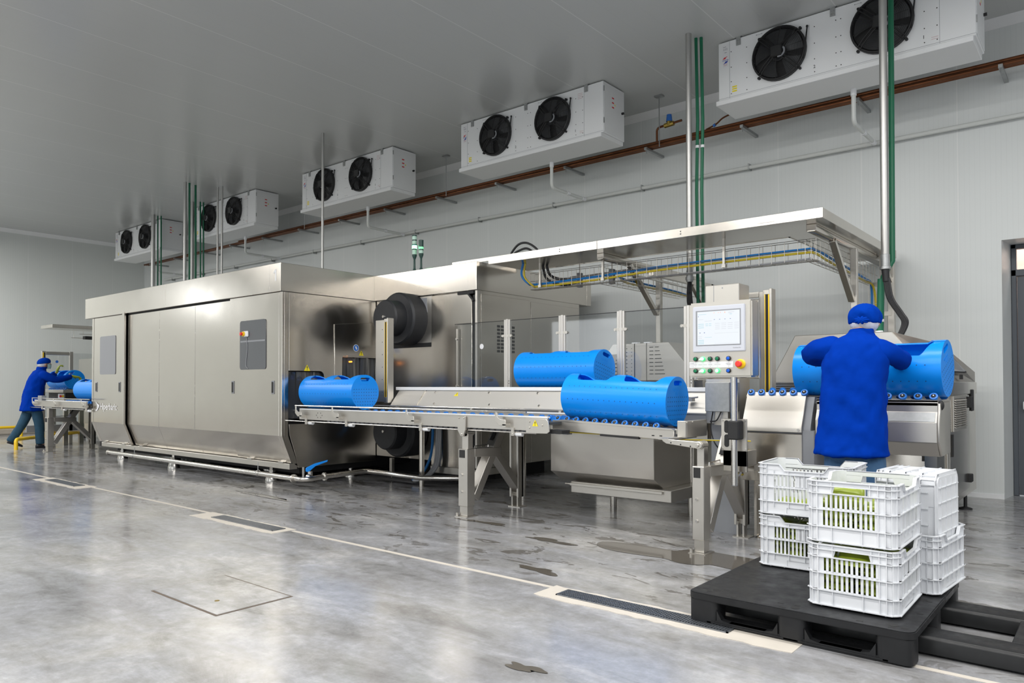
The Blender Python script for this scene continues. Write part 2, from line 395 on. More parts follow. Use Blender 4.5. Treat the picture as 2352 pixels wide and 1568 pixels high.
# pale construction joint across the floor
j = MB(); 
for a, b in ((-21.8, -11.2), (-9.75, -6.9), (-5.5, -2.72), (-1.2, 6.9)): j.box(a, 3.655, 0, b, 3.69, .002)
struct(j.build('trim_3', MORTAR, smooth=0))
# ---------------------------------------------------------------- floor drains, hatch, puddles
def floor_drain(x0, x1, label, px0, px1):
    t = thing('floor_drain', label, 'floor drain', ((x0+x1)/2, 3.61, 0), 'drain grates along the floor joint')
    rnd = random.Random(int(abs(x0)*10)); out = []
    n = 26
    top = [(px0+(px1-px0)*i/n, 3.715+rnd.uniform(-.012, .012)) for i in range(n+1)]; bot = [(px0+(px1-px0)*i/n, 3.475+rnd.uniform(-.012, .012)) for i in range(n+1)]
    MB().prism(bot+top[::-1], 'z', 0, .003).build('mortar_surround', MORTAR, t, smooth=0)
    MB().box(x0, 3.545, .001, x1, 3.675, .004).build('channel', DARK, t, smooth=0)
    g = MB(); g.box(x0, 3.545, .003, x1, 3.553, .009); g.box(x0, 3.667, .003, x1, 3.675, .009); g.box(x0, 3.545, .003, x0+.01, 3.675, .009); g.box(x1-.01, 3.545, .003, x1, 3.675, .009)
    m = int((x1-x0)/.016)
    for i in range(m):
        x = x0+.01+(x1-x0-.02)*i/m; g.box(x, 3.553, .004, x+.007, 3.667, .0085)
    for y in (3.575, 3.594, 3.613, 3.632, 3.65): g.box(x0, y, .004, x1, y+.006, .0087)
    g.build('grate', GRATE, t, smooth=0); return t
floor_drain(-2.61, -1.54, 'steel drain grate in the floor joint running under the black pallet', -2.73, -1.2)
floor_drain(-6.645, -5.615, 'steel drain grate in a pale mortar patch, middle one along the floor joint', -6.92, -5.53)
floor_drain(-10.97, -9.99, 'distant steel drain grate in the floor joint nearest the far worker', -11.2, -9.75)

hp = [(-4.558, 2.09), (-3.80, 2.08), (-3.80, 2.515), (-4.558, 2.525)]
t = thing('floor_hatch', 'square concrete inspection cover set flush in the foreground floor', 'hatch', (-4.2, 2.3, 0))
k = MB(); 
k.prism([(-4.566, 2.054), (-3.794, 2.054), (-3.794, 2.536), (-4.566, 2.536)], 'z', 0, .0015); k.build('gap', mat('dirt_filled_gap', (.11, .085, .065), .8), t, smooth=0)
MB().prism([(-4.553, 2.067), (-3.807, 2.067), (-3.807, 2.523), (-4.553, 2.523)], 'z', 0, .004).build('cover', FLOORM, t, smooth=0)
MB().cyl((-4.05, 2.2, .003), (-4.05, 2.2, .0055), .014).build('lifting_hole', BRASS, t)

def puddle(cx, cy, rx, ry, seed, label):
    rnd = random.Random(seed); n = 64; ph = [rnd.uniform(0, 6.28) for _ in range(6)]; am = [.26, .2, .14, .1, .08, .05]
    pts = []
    for i in range(n):
        a = 2*pi*i/n; r = 1+sum(am[j]*math.sin((j+2)*a+ph[j]) for j in range(6))
        pts.append((cx+rx*r*math.cos(a), cy+ry*r*math.sin(a)))
    m = MB(); m.bm.faces.new([m.bm.verts.new((x, y, .0025)) for x, y in pts]); bmesh.ops.triangulate(m.bm, faces=m.bm.faces)
    o = m.build('puddle', WET, smooth=0); tag(o, label, 'puddle', 'wet patches on the floor')
puddle(-2.35, 4.95, .62, .26, 3, 'large brown puddle around the foot of the right conveyor leg')
puddle(-7.55, 4.62, .55, .05, 5, 'long thin wet streak on the floor in front of the pipe valve')
puddle(-3.55, 4.75, .22, .05, 9, 'small dark wet patch between the two conveyor legs')
puddle(-3.05, 3.95, .16, .05, 12, 'small dark wet patch beside the floor joint before the drain')
puddle(-2.05, 2.55, .09, .035, 15, 'tiny dark wet spot on the near floor in front of the pallet')
puddle(-4.5, 5.0, .25, .045, 21, 'wet patch at the foot of the middle conveyor leg')

# ---------------------------------------------------------------- ceiling evaporators
def make_fan(par, cx, cz, R=.285):
    """axial fan on the front face (faces -y); front face plane y=0"""
    f = MB()
    prof = [(R+.012, 0), (R+.012, -.045), (R-.004, -.055), (R-.012, -.045), (R-.016, 0)]
    n = 40
    for i in range(len(prof)-1):
        for k in range(n):
            a0, a1 = 2*pi*k/n, 2*pi*(k+1)/n
            P = lambda q, a: (cx+q[0]*math.cos(a), q[1], cz+q[0]*math.sin(a))
            f.poly([P(prof[i], a0), P(prof[i], a1), P(prof[i+1], a1), P(prof[i+1], a0)])
    fan = f.build('fan', FANBLK, par)
    MB().cyl((cx, -.002, cz), (cx, .0, cz), R, n=40).build('fan_opening', DARK, fan)
    b = MB()
    for k in range(5):
        a = 2*pi*k/5+.35
        rows = []
        for j in range(7):
            r = .075+(R-.022-.075)*j/6; sw = .10*j/6; w = .34+.14*j/6
            rows.append([(cx+r*math.cos(a+sw+w*(q/4-.5)*1.9), -.010-.030*(q/4), cz+r*math.sin(a+sw+w*(q/4-.5)*1.9)) for q in range(5)])
        V = [[b.bm.verts.new(p) for p in r] for r in rows]
        for r0, r1 in zip(V, V[1:]):
            for q in range(4): b.bm.faces.new((r0[q], r0[q+1], r1[q+1], r1[q]))
    b.cyl((cx, -.004, cz), (cx, -.04, cz), .085, n=24)
    b.build('blades', FANBLADE, fan)
    g = MB()
    for i in range(12):
        r = .10+(R-.02-.10)*i/11; y = -.095+.05*((r-.06)/(R-.06))**2.2
        g.ring((cx, y, cz), (0, 1, 0), r, .0022, 40, 4)
    for k in range(10):
        a = pi*2*k/10+.2
        pts = [(cx+r*math.cos(a), -.097+.05*((r-.06)/(R-.06))**2.2, cz+r*math.sin(a)) for r in (.07, .15, .22, R)]
        g.tube(pts, .0025, 4)
    g.ring((cx, -.045, cz), (0, 1, 0), R+.008, .006, 40, 5)
    for a in (.75, 2.35, 3.9, 5.5):   # twin support arms with bolted feet
        for s in (-1, 1):
            o = Vector((-math.sin(a), 0, math.cos(a)))*.016*s
            g.tube([Vector((cx+r*math.cos(a), y, cz+r*math.sin(a)))+o for r, y in ((.05, -.10), (.20, -.088), (R+.012, -.05))], .0065, 5)
        g.cyl((cx+(R+.03)*math.cos(a), 0, cz+(R+.03)*math.sin(a)), (cx+(R+.03)*math.cos(a), -.03, cz+(R+.03)*math.sin(a)), .015, n=8)
    g.build('guard', RUBBER, fan)
    MB().box(cx-.062, -.125, cz-.062, cx+.062, -.075, cz+.062).bevel(.01).build('motor_box', GREYP if False else FANBLK, fan)
    h = MB(); h.tube(arc((cx+.03, -.10, cz-.01), (1, 0, 0), (0, 0, 1), .055, -1.9, .7, 8), .011, 6); h.build('cable_loop', GREYP, fan)
    c = MB(); c.tube(smoothpath([(cx+R+.02, -.02, cz+R*.72), (cx+R+.012, -.03, cz+.1), (cx+R-.01, -.05, cz-.14)], 5), .008, 6)
    c.ball((cx+R+.02, -.02, cz+R*.74), .014, u=8, v=6); c.build('power_cable', RUBBER, fan)

LW, LH, LD = 2.575, .735, .53
ev = thing('evaporator_unit', 'x', 'ceiling cooler', (0, 0, 0), 'twin fan ceiling coolers along the long wall')
m = MB(); m.box(0, 0, .055, LW, LD, LH); m.bevel(.006); m.build('casing', WHITEP, ev)
m = MB(); m.prism([(-.022, 0), (.0, -.0), (LD, 0), (LD, .055), (-.022, .055)], 'x', -.025, LW-.02); m.bevel(.005); m.build('drip_tray', WHITEP, ev)
m = MB()
for x in (.135, 2.27): m.box(x, -.0015, .06, x+.003, 0, LH-.01)
m.box(0, -.0015, .075, LW, 0, .078); m.build('panel_joint', SIGNGREY, ev, smooth=0)
m = MB()
for x in (.155, .34, 1.09, 1.31, 1.36, 2.14, 2.25):
    for z in (.11, .25, .42, .60): m.disc((x, -.001, z), (0, -1, 0), .006, 8)
m.build('screw', SIGNBLK, ev, smooth=0)
make_fan(ev, .715, .41); make_fan(ev, 1.76, .41)
for x in (.245, 1.28, 2.31):
    m = MB(); m.box(x-.026, -.012, LH-.085, x+.026, 0, LH+.015); m.box(x-.04, -.012, LH+.005, x+.04, .10, LH+.015)
    for dx in (-.008, .008): 
        for z in (.675, .705): nut(m, (x+dx*1.5, -.012, z), (0, -1, 0), .006, .005)
    m.build('hanger_bracket', GALV, ev)
lb = MB(); lb.box(.052, -.0012, .44, .118, 0, .695); lb = lb.build('label_strip', SIGNWHITE, ev, smooth=0)
m = MB()
for i in range(3):
    for j in range(3): m.box(.062+.018*i, -.0022, .635+.009*j, .074+.018*i, -.0011, .639+.009*j)
m.box(.058, -.0022, .672, .095, -.0011, .678); m.box(.075, -.0022, .605, .102, -.0011, .612); m.build('small_print', SIGNGREY, lb, smooth=0)
def swirl(mb, cx, cz, s, y):
    up = [(-1, -.05), (-.75, .38), (-.35, .72), (.05, .66), (.35, .86), (.8, .92), (.45, .70), (.25, .48), (0, .18), (-.35, -.02), (-.42, .25), (-.62, .1)]
    mb.prism([(cx+.5*s*x, cz+.5*s*(z)) for x, z in up], 'y', y, y+.001)
m = MB(); swirl(m, .085, .53, .068, -.0024); m.build('logo_upper', REDPRINT, lb, smooth=0)
m = MB()
pts = [(-1, -.05), (-.75, .38), (-.35, .72), (.05, .66), (.35, .86), (.8, .92), (.45, .70), (.25, .48), (0, .18), (-.35, -.02), (-.42, .25), (-.62, .1)]
m.prism([(.085-.034*x, .508-.034*z) for x, z in pts], 'y', -.0024, -.0014)
m.text('GÜNTNER', .0165, (.085, -.0024, .513), (1, 0, 0), (0, 0, 1), .0005, 'CENTER'); m.build('logo_lower', BLUEPRINT, lb, smooth=0)
m = MB()
for i in range(3): m.box(.062, -.0022, .455+.011*i, .106, -.0011, .459+.011*i)
m.build('red_print', PINKPRINT, lb, smooth=0)
yl = MB()
for i in range(3): yl.box(.165, -.0012, .125+.026*i, .222, 0, .141+.026*i)
yl = yl.build('yellow_label', YELSIGN, ev, smooth=0)
m = MB(); m.text('2', .05, (1.075, -.0012, .15), (1, 0, 0), (0, 0, 1), .0005); m.text('1', .05, (2.12, -.0012, .15), (1, 0, 0), (0, 0, 1), .0005); m.build('fan_number', SIGNBLK, ev, smooth=0)
m = MB()
for i in range(4): m.box(2.17, -.0012, .585+.022*i, 2.25, 0, .590+.022*i)
for i in range(2): m.box(2.20, -.0012, .12+.02*i, 2.26, 0, .124+.02*i)
m.build('warning_print', PINKPRINT, ev, smooth=0)
m = MB()
for cx in (.715, 1.76): m.box(cx-.26, -.0012, .70, cx-.20, 0, .703); m.disc((cx-.26, -.0012, .7015), (0, -1, 0), .006); m.disc((cx-.20, -.0012, .7015), (0, -1, 0), .006)
m.build('arrow_print', SIGNGREY, ev, smooth=0)
ed = MB(); ed.box(LW, .015, .075, LW+.006, LD-.02, LH-.05).bevel(.002)
ed = ed.build('end_door', WHITEP, ev)
m = MB()
for i in range(3): m.box(LW+.006, .205, .43+.062*i, LW+.0075, .255, .448+.062*i)
m.build('warning_label', REDPRINT, ed, smooth=0)
m = MB(); m.prism([(.268, .472), (.295, .472), (.2815, .50)], 'x', LW+.006, LW+.0075); m.build('warning_triangle', YELSIGN, ed, smooth=0)
m = MB(); m.cyl((LW+.006, .455, .42), (LW+.035, .455, .42), .016, n=10); m.build('door_knob', FANBLK, ed)
m = MB()
for z in (.18, .60): m.box(LW-.004, .004, z, LW+.01, .016, z+.07)
m.build('hinge', GALV, ed)
EVX = [(-3.605, 'white twin-fan ceiling cooler nearest the camera, cut by the top of the picture'),
       (-7.775, 'white twin-fan ceiling cooler second from the camera, above the canopy'),
       (-11.93, 'white twin-fan ceiling cooler third from the camera, crossed by a thin steel pole'),
       (-16.12, 'white twin-fan ceiling cooler fourth from the camera, behind green pipes'),
       (-20.27, 'white twin-fan ceiling cooler farthest away near the end wall')]
for i, (x, lab) in enumerate(EVX):
    p = (x, 8.14, ZC-LH-.013)
    if i == 0: ev.location = p; ev['label'] = lab
    else: dup(ev, p, label=lab)

# condensate drop from each cooler to the wall pipe, and the wall pipe
WP = lambda x: 4.20+(-.0042)*(x+8)
c0 = thing('condensate_pipe', 'x', 'drain pipe', (0, 0, 0), 'white drain pipes from the coolers')
MB().tube([(0, 8.62, 4.56), (0, 8.62, 4.20)]+arc((0, 8.68, 4.20), (0, -1, 0), (0, 0, -1), .06, 0, pi/2, 5)[1:]+[(0, 9.49, 4.135)], .024, 10).build('pipe', PVC, c0)
MB().cyl((0, 8.62, 4.53), (0, 8.62, 4.44), .031, n=12).build('socket', WHITEPL, c0)
MB().cyl((0, 9.0, 4.138), (0, 9.06, 4.1385), .030, n=12).build('coupling', WHITEPL, c0); MB().cyl((0, 9.40, 4.135), (0, 9.49, 4.135), .030, n=12).build('coupling', WHITEPL, c0)
for i, (x, lab) in enumerate(zip((-2.25, -6.40, -10.58, -14.75, -18.9), ('nearest', 'second', 'third', 'fourth', 'farthest'))):
    l = 'white condensate pipe under the %s ceiling cooler, elbowing to the wall' % lab
    if i == 0: c0.location = (x, 0, 0); c0['label'] = l
    else: dup(c0, (x, 0, 0), label=l)
t = thing('wall_drain_pipe', 'long white drain pipe clipped along the back wall below the coolers', 'drain pipe', (-8, 9.53, 4.15))
MB().tube([(-20.5, 9.53, 4.19), (-8, 9.53, 4.155), (6.5, 9.53, 4.13)], .026, 10).build('pipe', PVC, t)
x = -20
while x < 6: m = MB(); m.box(x-.008, 9.50, 4.115, x+.008, YW, 4.195); m.build('clip', GALV, t); x += 1.62
# copper line bundle on brackets
for i, (y, z, r, nm) in enumerate(((9.16, 4.60, .021, 'lowest front'), (9.21, 4.605, .021, 'lowest middle'), (9.265, 4.61, .024, 'lowest rear'), (9.18, 4.645, .018, 'upper front'), (9.235, 4.652, .018, 'upper rear'))):
    o = MB().tube([(XL+1 if i < 3 else -16, y, z), (6.9, y, z)], r, 10).build('copper_pipe', COPPER)
    tag(o, '%s copper pipe of the bundle along the back wall' % nm, 'copper pipe', 'copper pipes along the back wall')
x = -20.4; k = 0
while x < 4:
    t = thing('pipe_bracket', 'small grey channel bracket under the copper pipes along the back wall', 'bracket', (x, 9.3, 4.5), 'brackets under the copper pipes')
    MB().box(x-.02, 9.08, 4.545, x+.02, YW, 4.58).build('channel', GALV, t)
    MB().cyl((x, 9.12, 4.55), (x, 9.12, 4.50), .006, n=6).build('threaded_rod', GALV, t)
    x += 1.39
# hanging rods beside coolers
for x in (-4.9, -9.05, -13.25):
    t = thing('threaded_rod', 'thin threaded rod from ceiling to the copper pipes right of a cooler', 'rod', (x, 9.1, 4.5), 'hanging rods by the coolers')
    MB().cyl((x, 9.1, 4.55), (x, 9.1, ZC), .007, n=6).build('rod', GALV, t); MB().box(x-.06, 9.06, ZC-.02, x+.06, 9.14, ZC).build('foot_plate', GALV, t)
# blue-capped valve on a copper branch
t = thing('pipe_valve', 'brass valve with blue cap on a copper branch near the near ceiling pole', 'valve', (-4.87, 9.2, 4.66))
MB().tube([(-4.98, 9.18, 4.65), (-4.98, 9.18, 4.80)]+arc((-4.93, 9.18, 4.80), (-1, 0, 0), (0, 0, 1), .05, 0, pi/2, 4)[1:]+[(-4.6, 9.18, 4.87)], .016, 8).build('branch', COPPER, t)
MB().cyl((-4.86, 9.18, 4.85), (-4.72, 9.18, 4.86), .034, n=8).cyl((-4.79, 9.18, 4.84), (-4.79, 9.18, 4.90), .036, n=10).build('valve_body', BRASS, t)
MB().cyl((-4.79, 9.18, 4.895), (-4.79, 9.18, 4.99), .044, .034, n=12).build('valve_cap', SIGNBLUE, t)
t = thing('copper_stub', 'short bent copper stub with blue clip above the copper bundle', 'copper pipe', (-4.2, 9.2, 4.66))
MB().tube(smoothpath([(-4.25, 9.19, 4.665), (-4.1, 9.17, 4.70), (-4.0, 9.15, 4.75), (-3.86, 9.13, 4.775)], 5), .011, 7).build('stub', COPPER, t)
MB().cyl((-4.14, 9.176, 4.685), (-4.11, 9.172, 4.697), .02, n=8).build('clip', SIGNBLUE, t)

# ---------------------------------------------------------------- ceiling poles and green lines
def pole(x, y, z0, r, label, m=None, name='steel_conduit'):
    o = MB().cyl((x, y, z0), (x, y, ZC), r, n=16).build(name, m or POLEM); tag(o, label, 'pole' if m is None else 'pipe', None); return o
pole(-9.747, 7.03, 2.69, .021, 'thin steel pole from ceiling onto the front machine roof, in front of the third cooler')
for (x, y, r, l) in ((-17.477, 7.856, .045, 'steel pole left of all others, before the farthest cooler'), (-14.20, 7.00, .030, 'steel pole left of the tall green pipe pair over the machine'),
                     (-15.62, 7.86, .045, 'thick steel pole between the two tall green pipes'), (-14.05, 7.60, .020, 'left one of the paired thin poles before the fourth cooler'), (-13.92, 7.62, .020, 'right one of the paired thin poles before the fourth cooler')):
    pole(x, y, 0, r, l)
for (x, y, r, l) in ((-14.19, 7.08, .020, 'tall green pipe just right of the left steel pole over the machine'), (-14.25, 7.235, .022, 'tall green pipe right of the thick steel pole over the machine'),
                     (-15.47, 7.965, .017, 'left one of the short green pipe pair before the fourth cooler'), (-15.46, 8.03, .017, 'right one of the short green pipe pair before the fourth cooler'),
                     (-17.53, 7.985, .016, 'left one of the far green pipe pair before the farthest cooler'), (-17.47, 8.035, .016, 'right one of the far green pipe pair before the farthest cooler')):
    o = MB().tube([(x, y, 0), (x+.02, y, 3.6), (x, y, ZC)], r, 10).build('green_pipe', GREENP); tag(o, l, 'pipe', 'green pipes from the ceiling')
# ---------------------------------------------------------------- the press: front housing with sliding doors, rear housing behind it
X0, X1, YA, YB, YC = -12.87, -7.448, 4.82, 6.2, 8.25       # left, right, front, joint, back
XE = -5.66                                                 # right end of the rear housing
pm = thing('press_machine', 'large brushed steel processing machine with overhanging roof band marked 1', 'machine', (-9.5, 6.0, 0))
ZB, ZBV, ZH = .345, .665, 2.335                            # bottom, start of the bevel, header underside
prof = lambda y: [(y, ZH), (y, ZBV), (y+.125, ZB), (y+.9, ZB), (y+.9, ZH)]
# front skin panels (each one its own sheet)
def front_panel(xa, xb, y, nm, zt=ZH, thick=.03, zb=ZB):
    m = MB(); m.prism([(y, zt), (y, ZBV), (y+.125, zb), (y+.125+thick, zb), (y+thick, ZBV+.012), (y+thick, zt)], 'x', xa, xb); m.bevel(.003)
    return m.build(nm, STEEL, pm, smooth=12)
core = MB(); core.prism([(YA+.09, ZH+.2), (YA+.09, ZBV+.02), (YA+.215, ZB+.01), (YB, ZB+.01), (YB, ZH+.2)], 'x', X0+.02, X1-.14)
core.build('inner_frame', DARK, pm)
lp = front_panel(X0, X0+.07, YA, 'corner_post')
lw = front_panel(X0+.075, -11.665, YA+.004, 'left_door')
front_panel(-11.66, -11.585, YA-.035, 'door_pillar', zt=2.36)
front_panel(-11.578, -8.612, YA+.024, 'sliding_door', zt=2.318)
rw = front_panel(-8.606, -7.52, YA+.004, 'right_door')
m = MB()
for x in (-10.561, -9.527): m.prism([(YA+.022, 2.31), (YA+.022, ZBV+.002), (YA+.146, ZB+.002), (YA+.150, ZB), (YA+.026, ZBV), (YA+.026, 2.31)], 'x', x-.004, x+.004)
m.build('door_seam', POLISH, pm)
MB().box(-11.583, YA+.03, 2.318, -8.606, YA+.05, 2.34).build('door_gap', DARK, pm)
front_panel(-7.51, X1, YA, 'corner_post')
# header band
HY, HX0, HX1, HT = YA-.025, -13.09, X1+.002, 2.668
m = MB(); m.box(HX0, HY, ZH+.003, HX1, YB+.02, HT); m.bevel(.004); hd = m.build('header', STEEL, pm)
m = MB()
for x in (-10.288, -7.68): m.box(x-.003, HY-.0015, ZH+.003, x+.003, HY, HT)
m.build('header_seam', POLISH, hd, smooth=0)
m = MB(); m.prism([(-7.585, 2.575), (-7.548, 2.598), (-7.532, 2.598), (-7.532, 2.462), (-7.556, 2.462), (-7.556, 2.566), (-7.585, 2.545)], 'y', HY-.002, HY-.0005)
m.build('number_mark', SIGNWHITE, hd, smooth=0)
# windows
def window(xa, xb, za, zb, y, nm='door_window', par=pm):
    r = .035
    pts = []
    for cx, cz, t in ((xb-r, zb-r, 0), (xa+r, zb-r, 1), (xa+r, za+r, 2), (xb-r, za+r, 3)):
        pts += [(cx+r*math.cos(pi/2*(t+i/4)), cz+r*math.sin(pi/2*(t+i/4))) for i in range(5)]
    m = MB(); m.prism(pts, 'y', y, y+.006); o = m.build(nm, SMOKEDARK, par)
    return o
SMOKEDARK = mat('dark_tinted_pane', (.10, .105, .115), .10, spec=.7)
PANEDIFF = mat('frosted_pane', (.23, .235, .255), .28, spec=.6)
wl = window(-12.547, -11.965, 1.425, 2.028, YA-.003); wl.data.materials[0] = PANEDIFF
wr = window(-8.357, -7.783, 1.442, 2.038, YA-.003)
m = MB(); m.box(-8.34, YA-.0045, 1.775, -7.80, YA-.003, 1.795); m.build('pane_bar', GREYP, wr, smooth=0)
m = MB(); m.box(-8.25, YA-.03, 1.84, -8.15, YA-.004, 1.91).bevel(.008); m.build('switch_box', WHITEPL, wr)
m = MB(); m.cyl((-8.225, YA-.03, 1.875), (-8.225, YA-.045, 1.875), .03, n=14); m.build('switch_collar', YELLOW, wr)
m = MB(); m.cyl((-8.235, YA-.045, 1.875), (-8.24, YA-.07, 1.875), .018, .022, n=12); m.build('stop_knob', RED, wr)
m = MB(); m.tube(smoothpath([(-8.2, YA-.008, 1.84), (-8.18, YA-.008, 1.7), (-8.21, YA-.008, 1.5), (-8.16, YA-.008, 1.455)], 5), .004, 5); m.build('switch_cable', GREYP, wr)
# recessed pulls
for x in (-12.683, -11.816, -8.522, -7.634):
    m = MB(); m.box(x-.028, YA-.004, 1.148, x+.028, YA+.004, 1.305); m.bevel(.004); h = m.build('recessed_handle', GREYP, pm)
    MB().box(x-.019, YA-.0062, 1.163, x+.019, YA-.003, 1.29).build('handle_slot', SIGNBLK, h, smooth=0)
# logo on the left door
m = MB()
m.prism([(-12.70, .99), (-12.665, .985), (-12.645, .965), (-12.56, .94), (-12.56, .915), (-12.64, .85), (-12.69, .845), (-12.70, .86), (-12.665, .868), (-12.585, .925), (-12.66, .95)], 'y', YA-.0025, YA-.001)
m.prism([(-12.645, .945), (-12.60, .93), (-12.60, .912), (-12.645, .88)], 'y', YA-.0025, YA-.001)
m.text('Hiperbaric', .145, (-12.535, YA-.002, .872), (1, 0, 0), (0, 0, 1), .0006, sx=1.02)
m.build('logo_lettering', SIGNWHITE, pm, smooth=0)
# bottom rail and skirt
m = MB(); m.box(-12.72, YA+.10, .272, X1, YA+.21, .338); m.bevel(.004); rl = m.build('base_rail', GALV if False else STEELF, pm)
m = MB()
for x in (-12.6, -11.9, -11.3, -8.3, -7.62):
    m = MB(); m.box(x-.05, YA+.098, .338, x+.05, YA+.14, .352); m.build('rail_clip', POLISH, rl)
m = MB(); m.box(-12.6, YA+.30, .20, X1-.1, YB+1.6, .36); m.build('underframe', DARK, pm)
# end wall of the front housing (faces right): built from sheets around the two curtain openings
def end_sheet(pts, nm, dx=0, th=.02, mt=STEEL, par=pm):
    m = MB(); m.prism(pts, 'x', X1-th+dx, X1+dx); m.bevel(.002); return m.build(nm, mt, par)
def rrect(ya, yb, za, zb, r):
    out = []
    for cy, cz, t in ((yb-r, zb-r, 0), (ya+r, zb-r, 1), (ya+r, za+r, 2), (yb-r, za+r, 3)):
        out += [(cy+r*math.cos(pi/2*(t+i/4)), cz+r*math.sin(pi/2*(t+i/4))) for i in range(5)]
    return out
end_sheet([(YA+.03, ZH), (YA+.03, ZBV), (YA+.15, ZB), (4.905+.15, ZB-.06), (4.905, ZBV), (4.905, ZH)], 'corner_cheek')
# sheet left of the overlap, with the low opening cut at its lower edge
a = [(4.91, ZH), (4.91, 1.42)] + [(5.34, 1.42)] + [(5.34+.06*math.sin(pi/2*i/4), 1.36+.06*math.cos(pi/2*i/4)) for i in range(1, 5)] + [(5.40, .806), (5.56, .80), (5.56, 1.60), (YB, 1.60), (YB, ZH)]
end_sheet(a, 'end_panel')
b = [(5.545, 2.0), (5.545, .80), (5.66, .795), (5.66, 1.575)] + [(5.70-.04*math.cos(pi/2*i/4), 1.575+.04*math.sin(pi/2*i/4)) for i in range(1, 5)] + [(YB-.005, 1.615), (YB-.005, 2.06)]
ep = end_sheet(b, 'end_sliding_panel', .012)
end_sheet([(4.912, .80), (YB, .775), (YB, .28), (5.05, .285), (4.925, ZBV)], 'lower_end_panel', .004)
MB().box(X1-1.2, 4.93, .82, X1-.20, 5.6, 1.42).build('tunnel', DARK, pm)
def strips(ya, yb, za, zb, x, n, seed):
    rnd = random.Random(seed); m = MB(); w = (yb-ya)/n*1.25
    for i in range(n):
        y0 = ya+(yb-ya)*i/n; cols = []
        for q in range(5):
            yy = y0+w*q/4; bow = .012*math.sin(pi*q/4)*(1 if i % 2 else -1)
            cols.append([(x-.04+bow+rnd.uniform(-.003, .003)+.008*math.sin(9*zz+2*i), yy, zz) for zz in [zb+(za-zb)*t/8 for t in range(9)]])
        V = [[m.bm.verts.new(p) for p in c] for c in cols]
        for c0_, c1_ in zip(V, V[1:]):
            for t in range(8): m.bm.faces.new((c0_[t], c0_[t+1], c1_[t+1], c1_[t]))
    return m
STRIPM = mat('glossy_plastic_strip', (.05, .052, .056), .10, spec=.9)
strips(4.92, 5.39, .86, 1.41, X1-.01, 4, 2).build('curtain_strip', STRIPM, pm)
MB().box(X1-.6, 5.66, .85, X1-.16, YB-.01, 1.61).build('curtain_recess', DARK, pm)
strips(5.67, 6.18, .86, 1.61, X1+.0, 5, 4).build('curtain_strip', STRIPM, pm)
def warn_tri(par, c, u, v, s, n, nm='warning_sign'):
    """yellow triangle with black mark; c centre, u right, v up, n outward"""
    c, u, v, n = map(Vector, (c, u, v, n)); m = MB()
    m.poly([c-u*s*.58-v*s*.45+n*.0015, c+u*s*.58-v*s*.45+n*.0015, c+v*s*.55+n*.0015]); o = m.build(nm, YELSIGN, par, smooth=0)
    m = MB(); m.poly([c-u*s*.05-v*s*.12+n*.0025, c+u*s*.05-v*s*.12+n*.0025, c+u*s*.09+v*s*.26+n*.0025, c-u*s*.09+v*s*.26+n*.0025])
    m.disc(c-v*s*.26+n*.0025, n, s*.07, 8); m.build('sign_mark', SIGNBLK, par, smooth=0); return o
warn_tri(pm, (X1, 5.158, 1.455), (0, 1, 0), (0, 0, 1), .075, (1, 0, 0))
warn_tri(pm, (X1+.012, 5.955, 1.655), (0, 1, 0), (0, 0, 1), .065, (1, 0, 0))
m = MB(); m.disc((X1+.0135, 5.872, 1.72), (1, 0, 0), .045, 20); sg = m.build('round_sign', SIGNWHITE, pm, smooth=0)
m = MB(); m.disc((X1+.0145, 5.872, 1.72), (1, 0, 0), .039, 20); m.build('sign_field', SIGNBLUE, sg, smooth=0)
m = MB(); m.prism([(5.855, 1.735), (5.875, 1.742), (5.89, 1.705), (5.875, 1.698)], 'x', X1+.015, X1+.016); m.build('sign_figure', SIGNWHITE, sg, smooth=0)
m = MB(); m.cyl((X1-.03, 5.80, 1.545), (X1+.02, 5.80, 1.545), .009, n=8); m.build('orange_lamp', mat('lit_orange_lamp', (1, .4, .05), .3, emit=(1, .30, .03), estr=3), pm)
# rear housing
m = MB(); m.box(-13.0, YB+.01, .345, -6.41, YC, ZH+.1); m.build('rear_body', STEEL, pm)
m = MB(); m.box(-7.33, YB-.004, 1.76, -6.405, YB+.01, ZH-.004); m.bevel(.003); pl_ = m.build('bearing_plate', STEELF, pm)
m = MB(); m.box(-7.18, YB-.006, 1.715, -6.405, YB+.012, 1.765); m.build('plate_seal', RUBBER, pl_)
for z, s, nm in ((2.06, 1.0, 'upper'), (.69, .98, 'lower')):
    m = MB(); m.lathe([(.32*s, 0), (.32*s, .21), (.30*s, .235), (.225*s, .235), (.215*s, .24), (.215*s, .40), (.20*s, .42), (0.001, .42)], (-6.79, YB, z), (0, -1, 0), 36)
    cp = m.build('end_cap', mat('black_cap_plastic', (.02, .021, .024), .55, var=.2, vscale=20), pm)
    m = MB(); m.cyl((-6.79, YB-.42, z+.01), (-6.79, YB-.44, z+.01), .022, .016, n=12); m.build('centre_bolt', POLISH, cp)
m = MB(); m.box(-7.175, YB-.0055, 2.18, -7.02, YB-.004, 2.285); l_ = m.build('nameplate', SIGNWHITE, pl_, smooth=0)
m = MB(); m.text('CE', .05, (-7.165, YB-.007, 2.19), (1, 0, 0), (0, 0, 1), .0004)
for i in range(4): m.box(-7.10, YB-.0065, 2.235+.011*i, -7.035, YB-.0055, 2.240+.011*i)
m.build('nameplate_print', SIGNGREY, pl_, smooth=0)
m = MB(); m.prism([(-6.62, 2.31), (-6.49, 2.31), (-6.475, 2.06), (-6.50, 2.05), (-6.56, 2.20)], 'y', YB-.01, YB-.004); m.build('gusset', GREYP, pl_)
m = MB(); m.prism([(-6.98, 1.80), (-6.90, 1.80), (-6.885, 1.87), (-6.93, 1.93), (-6.98, 1.95)], 'y', YB-.012, YB-.004); m.build('gusset', GREYP, pl_)
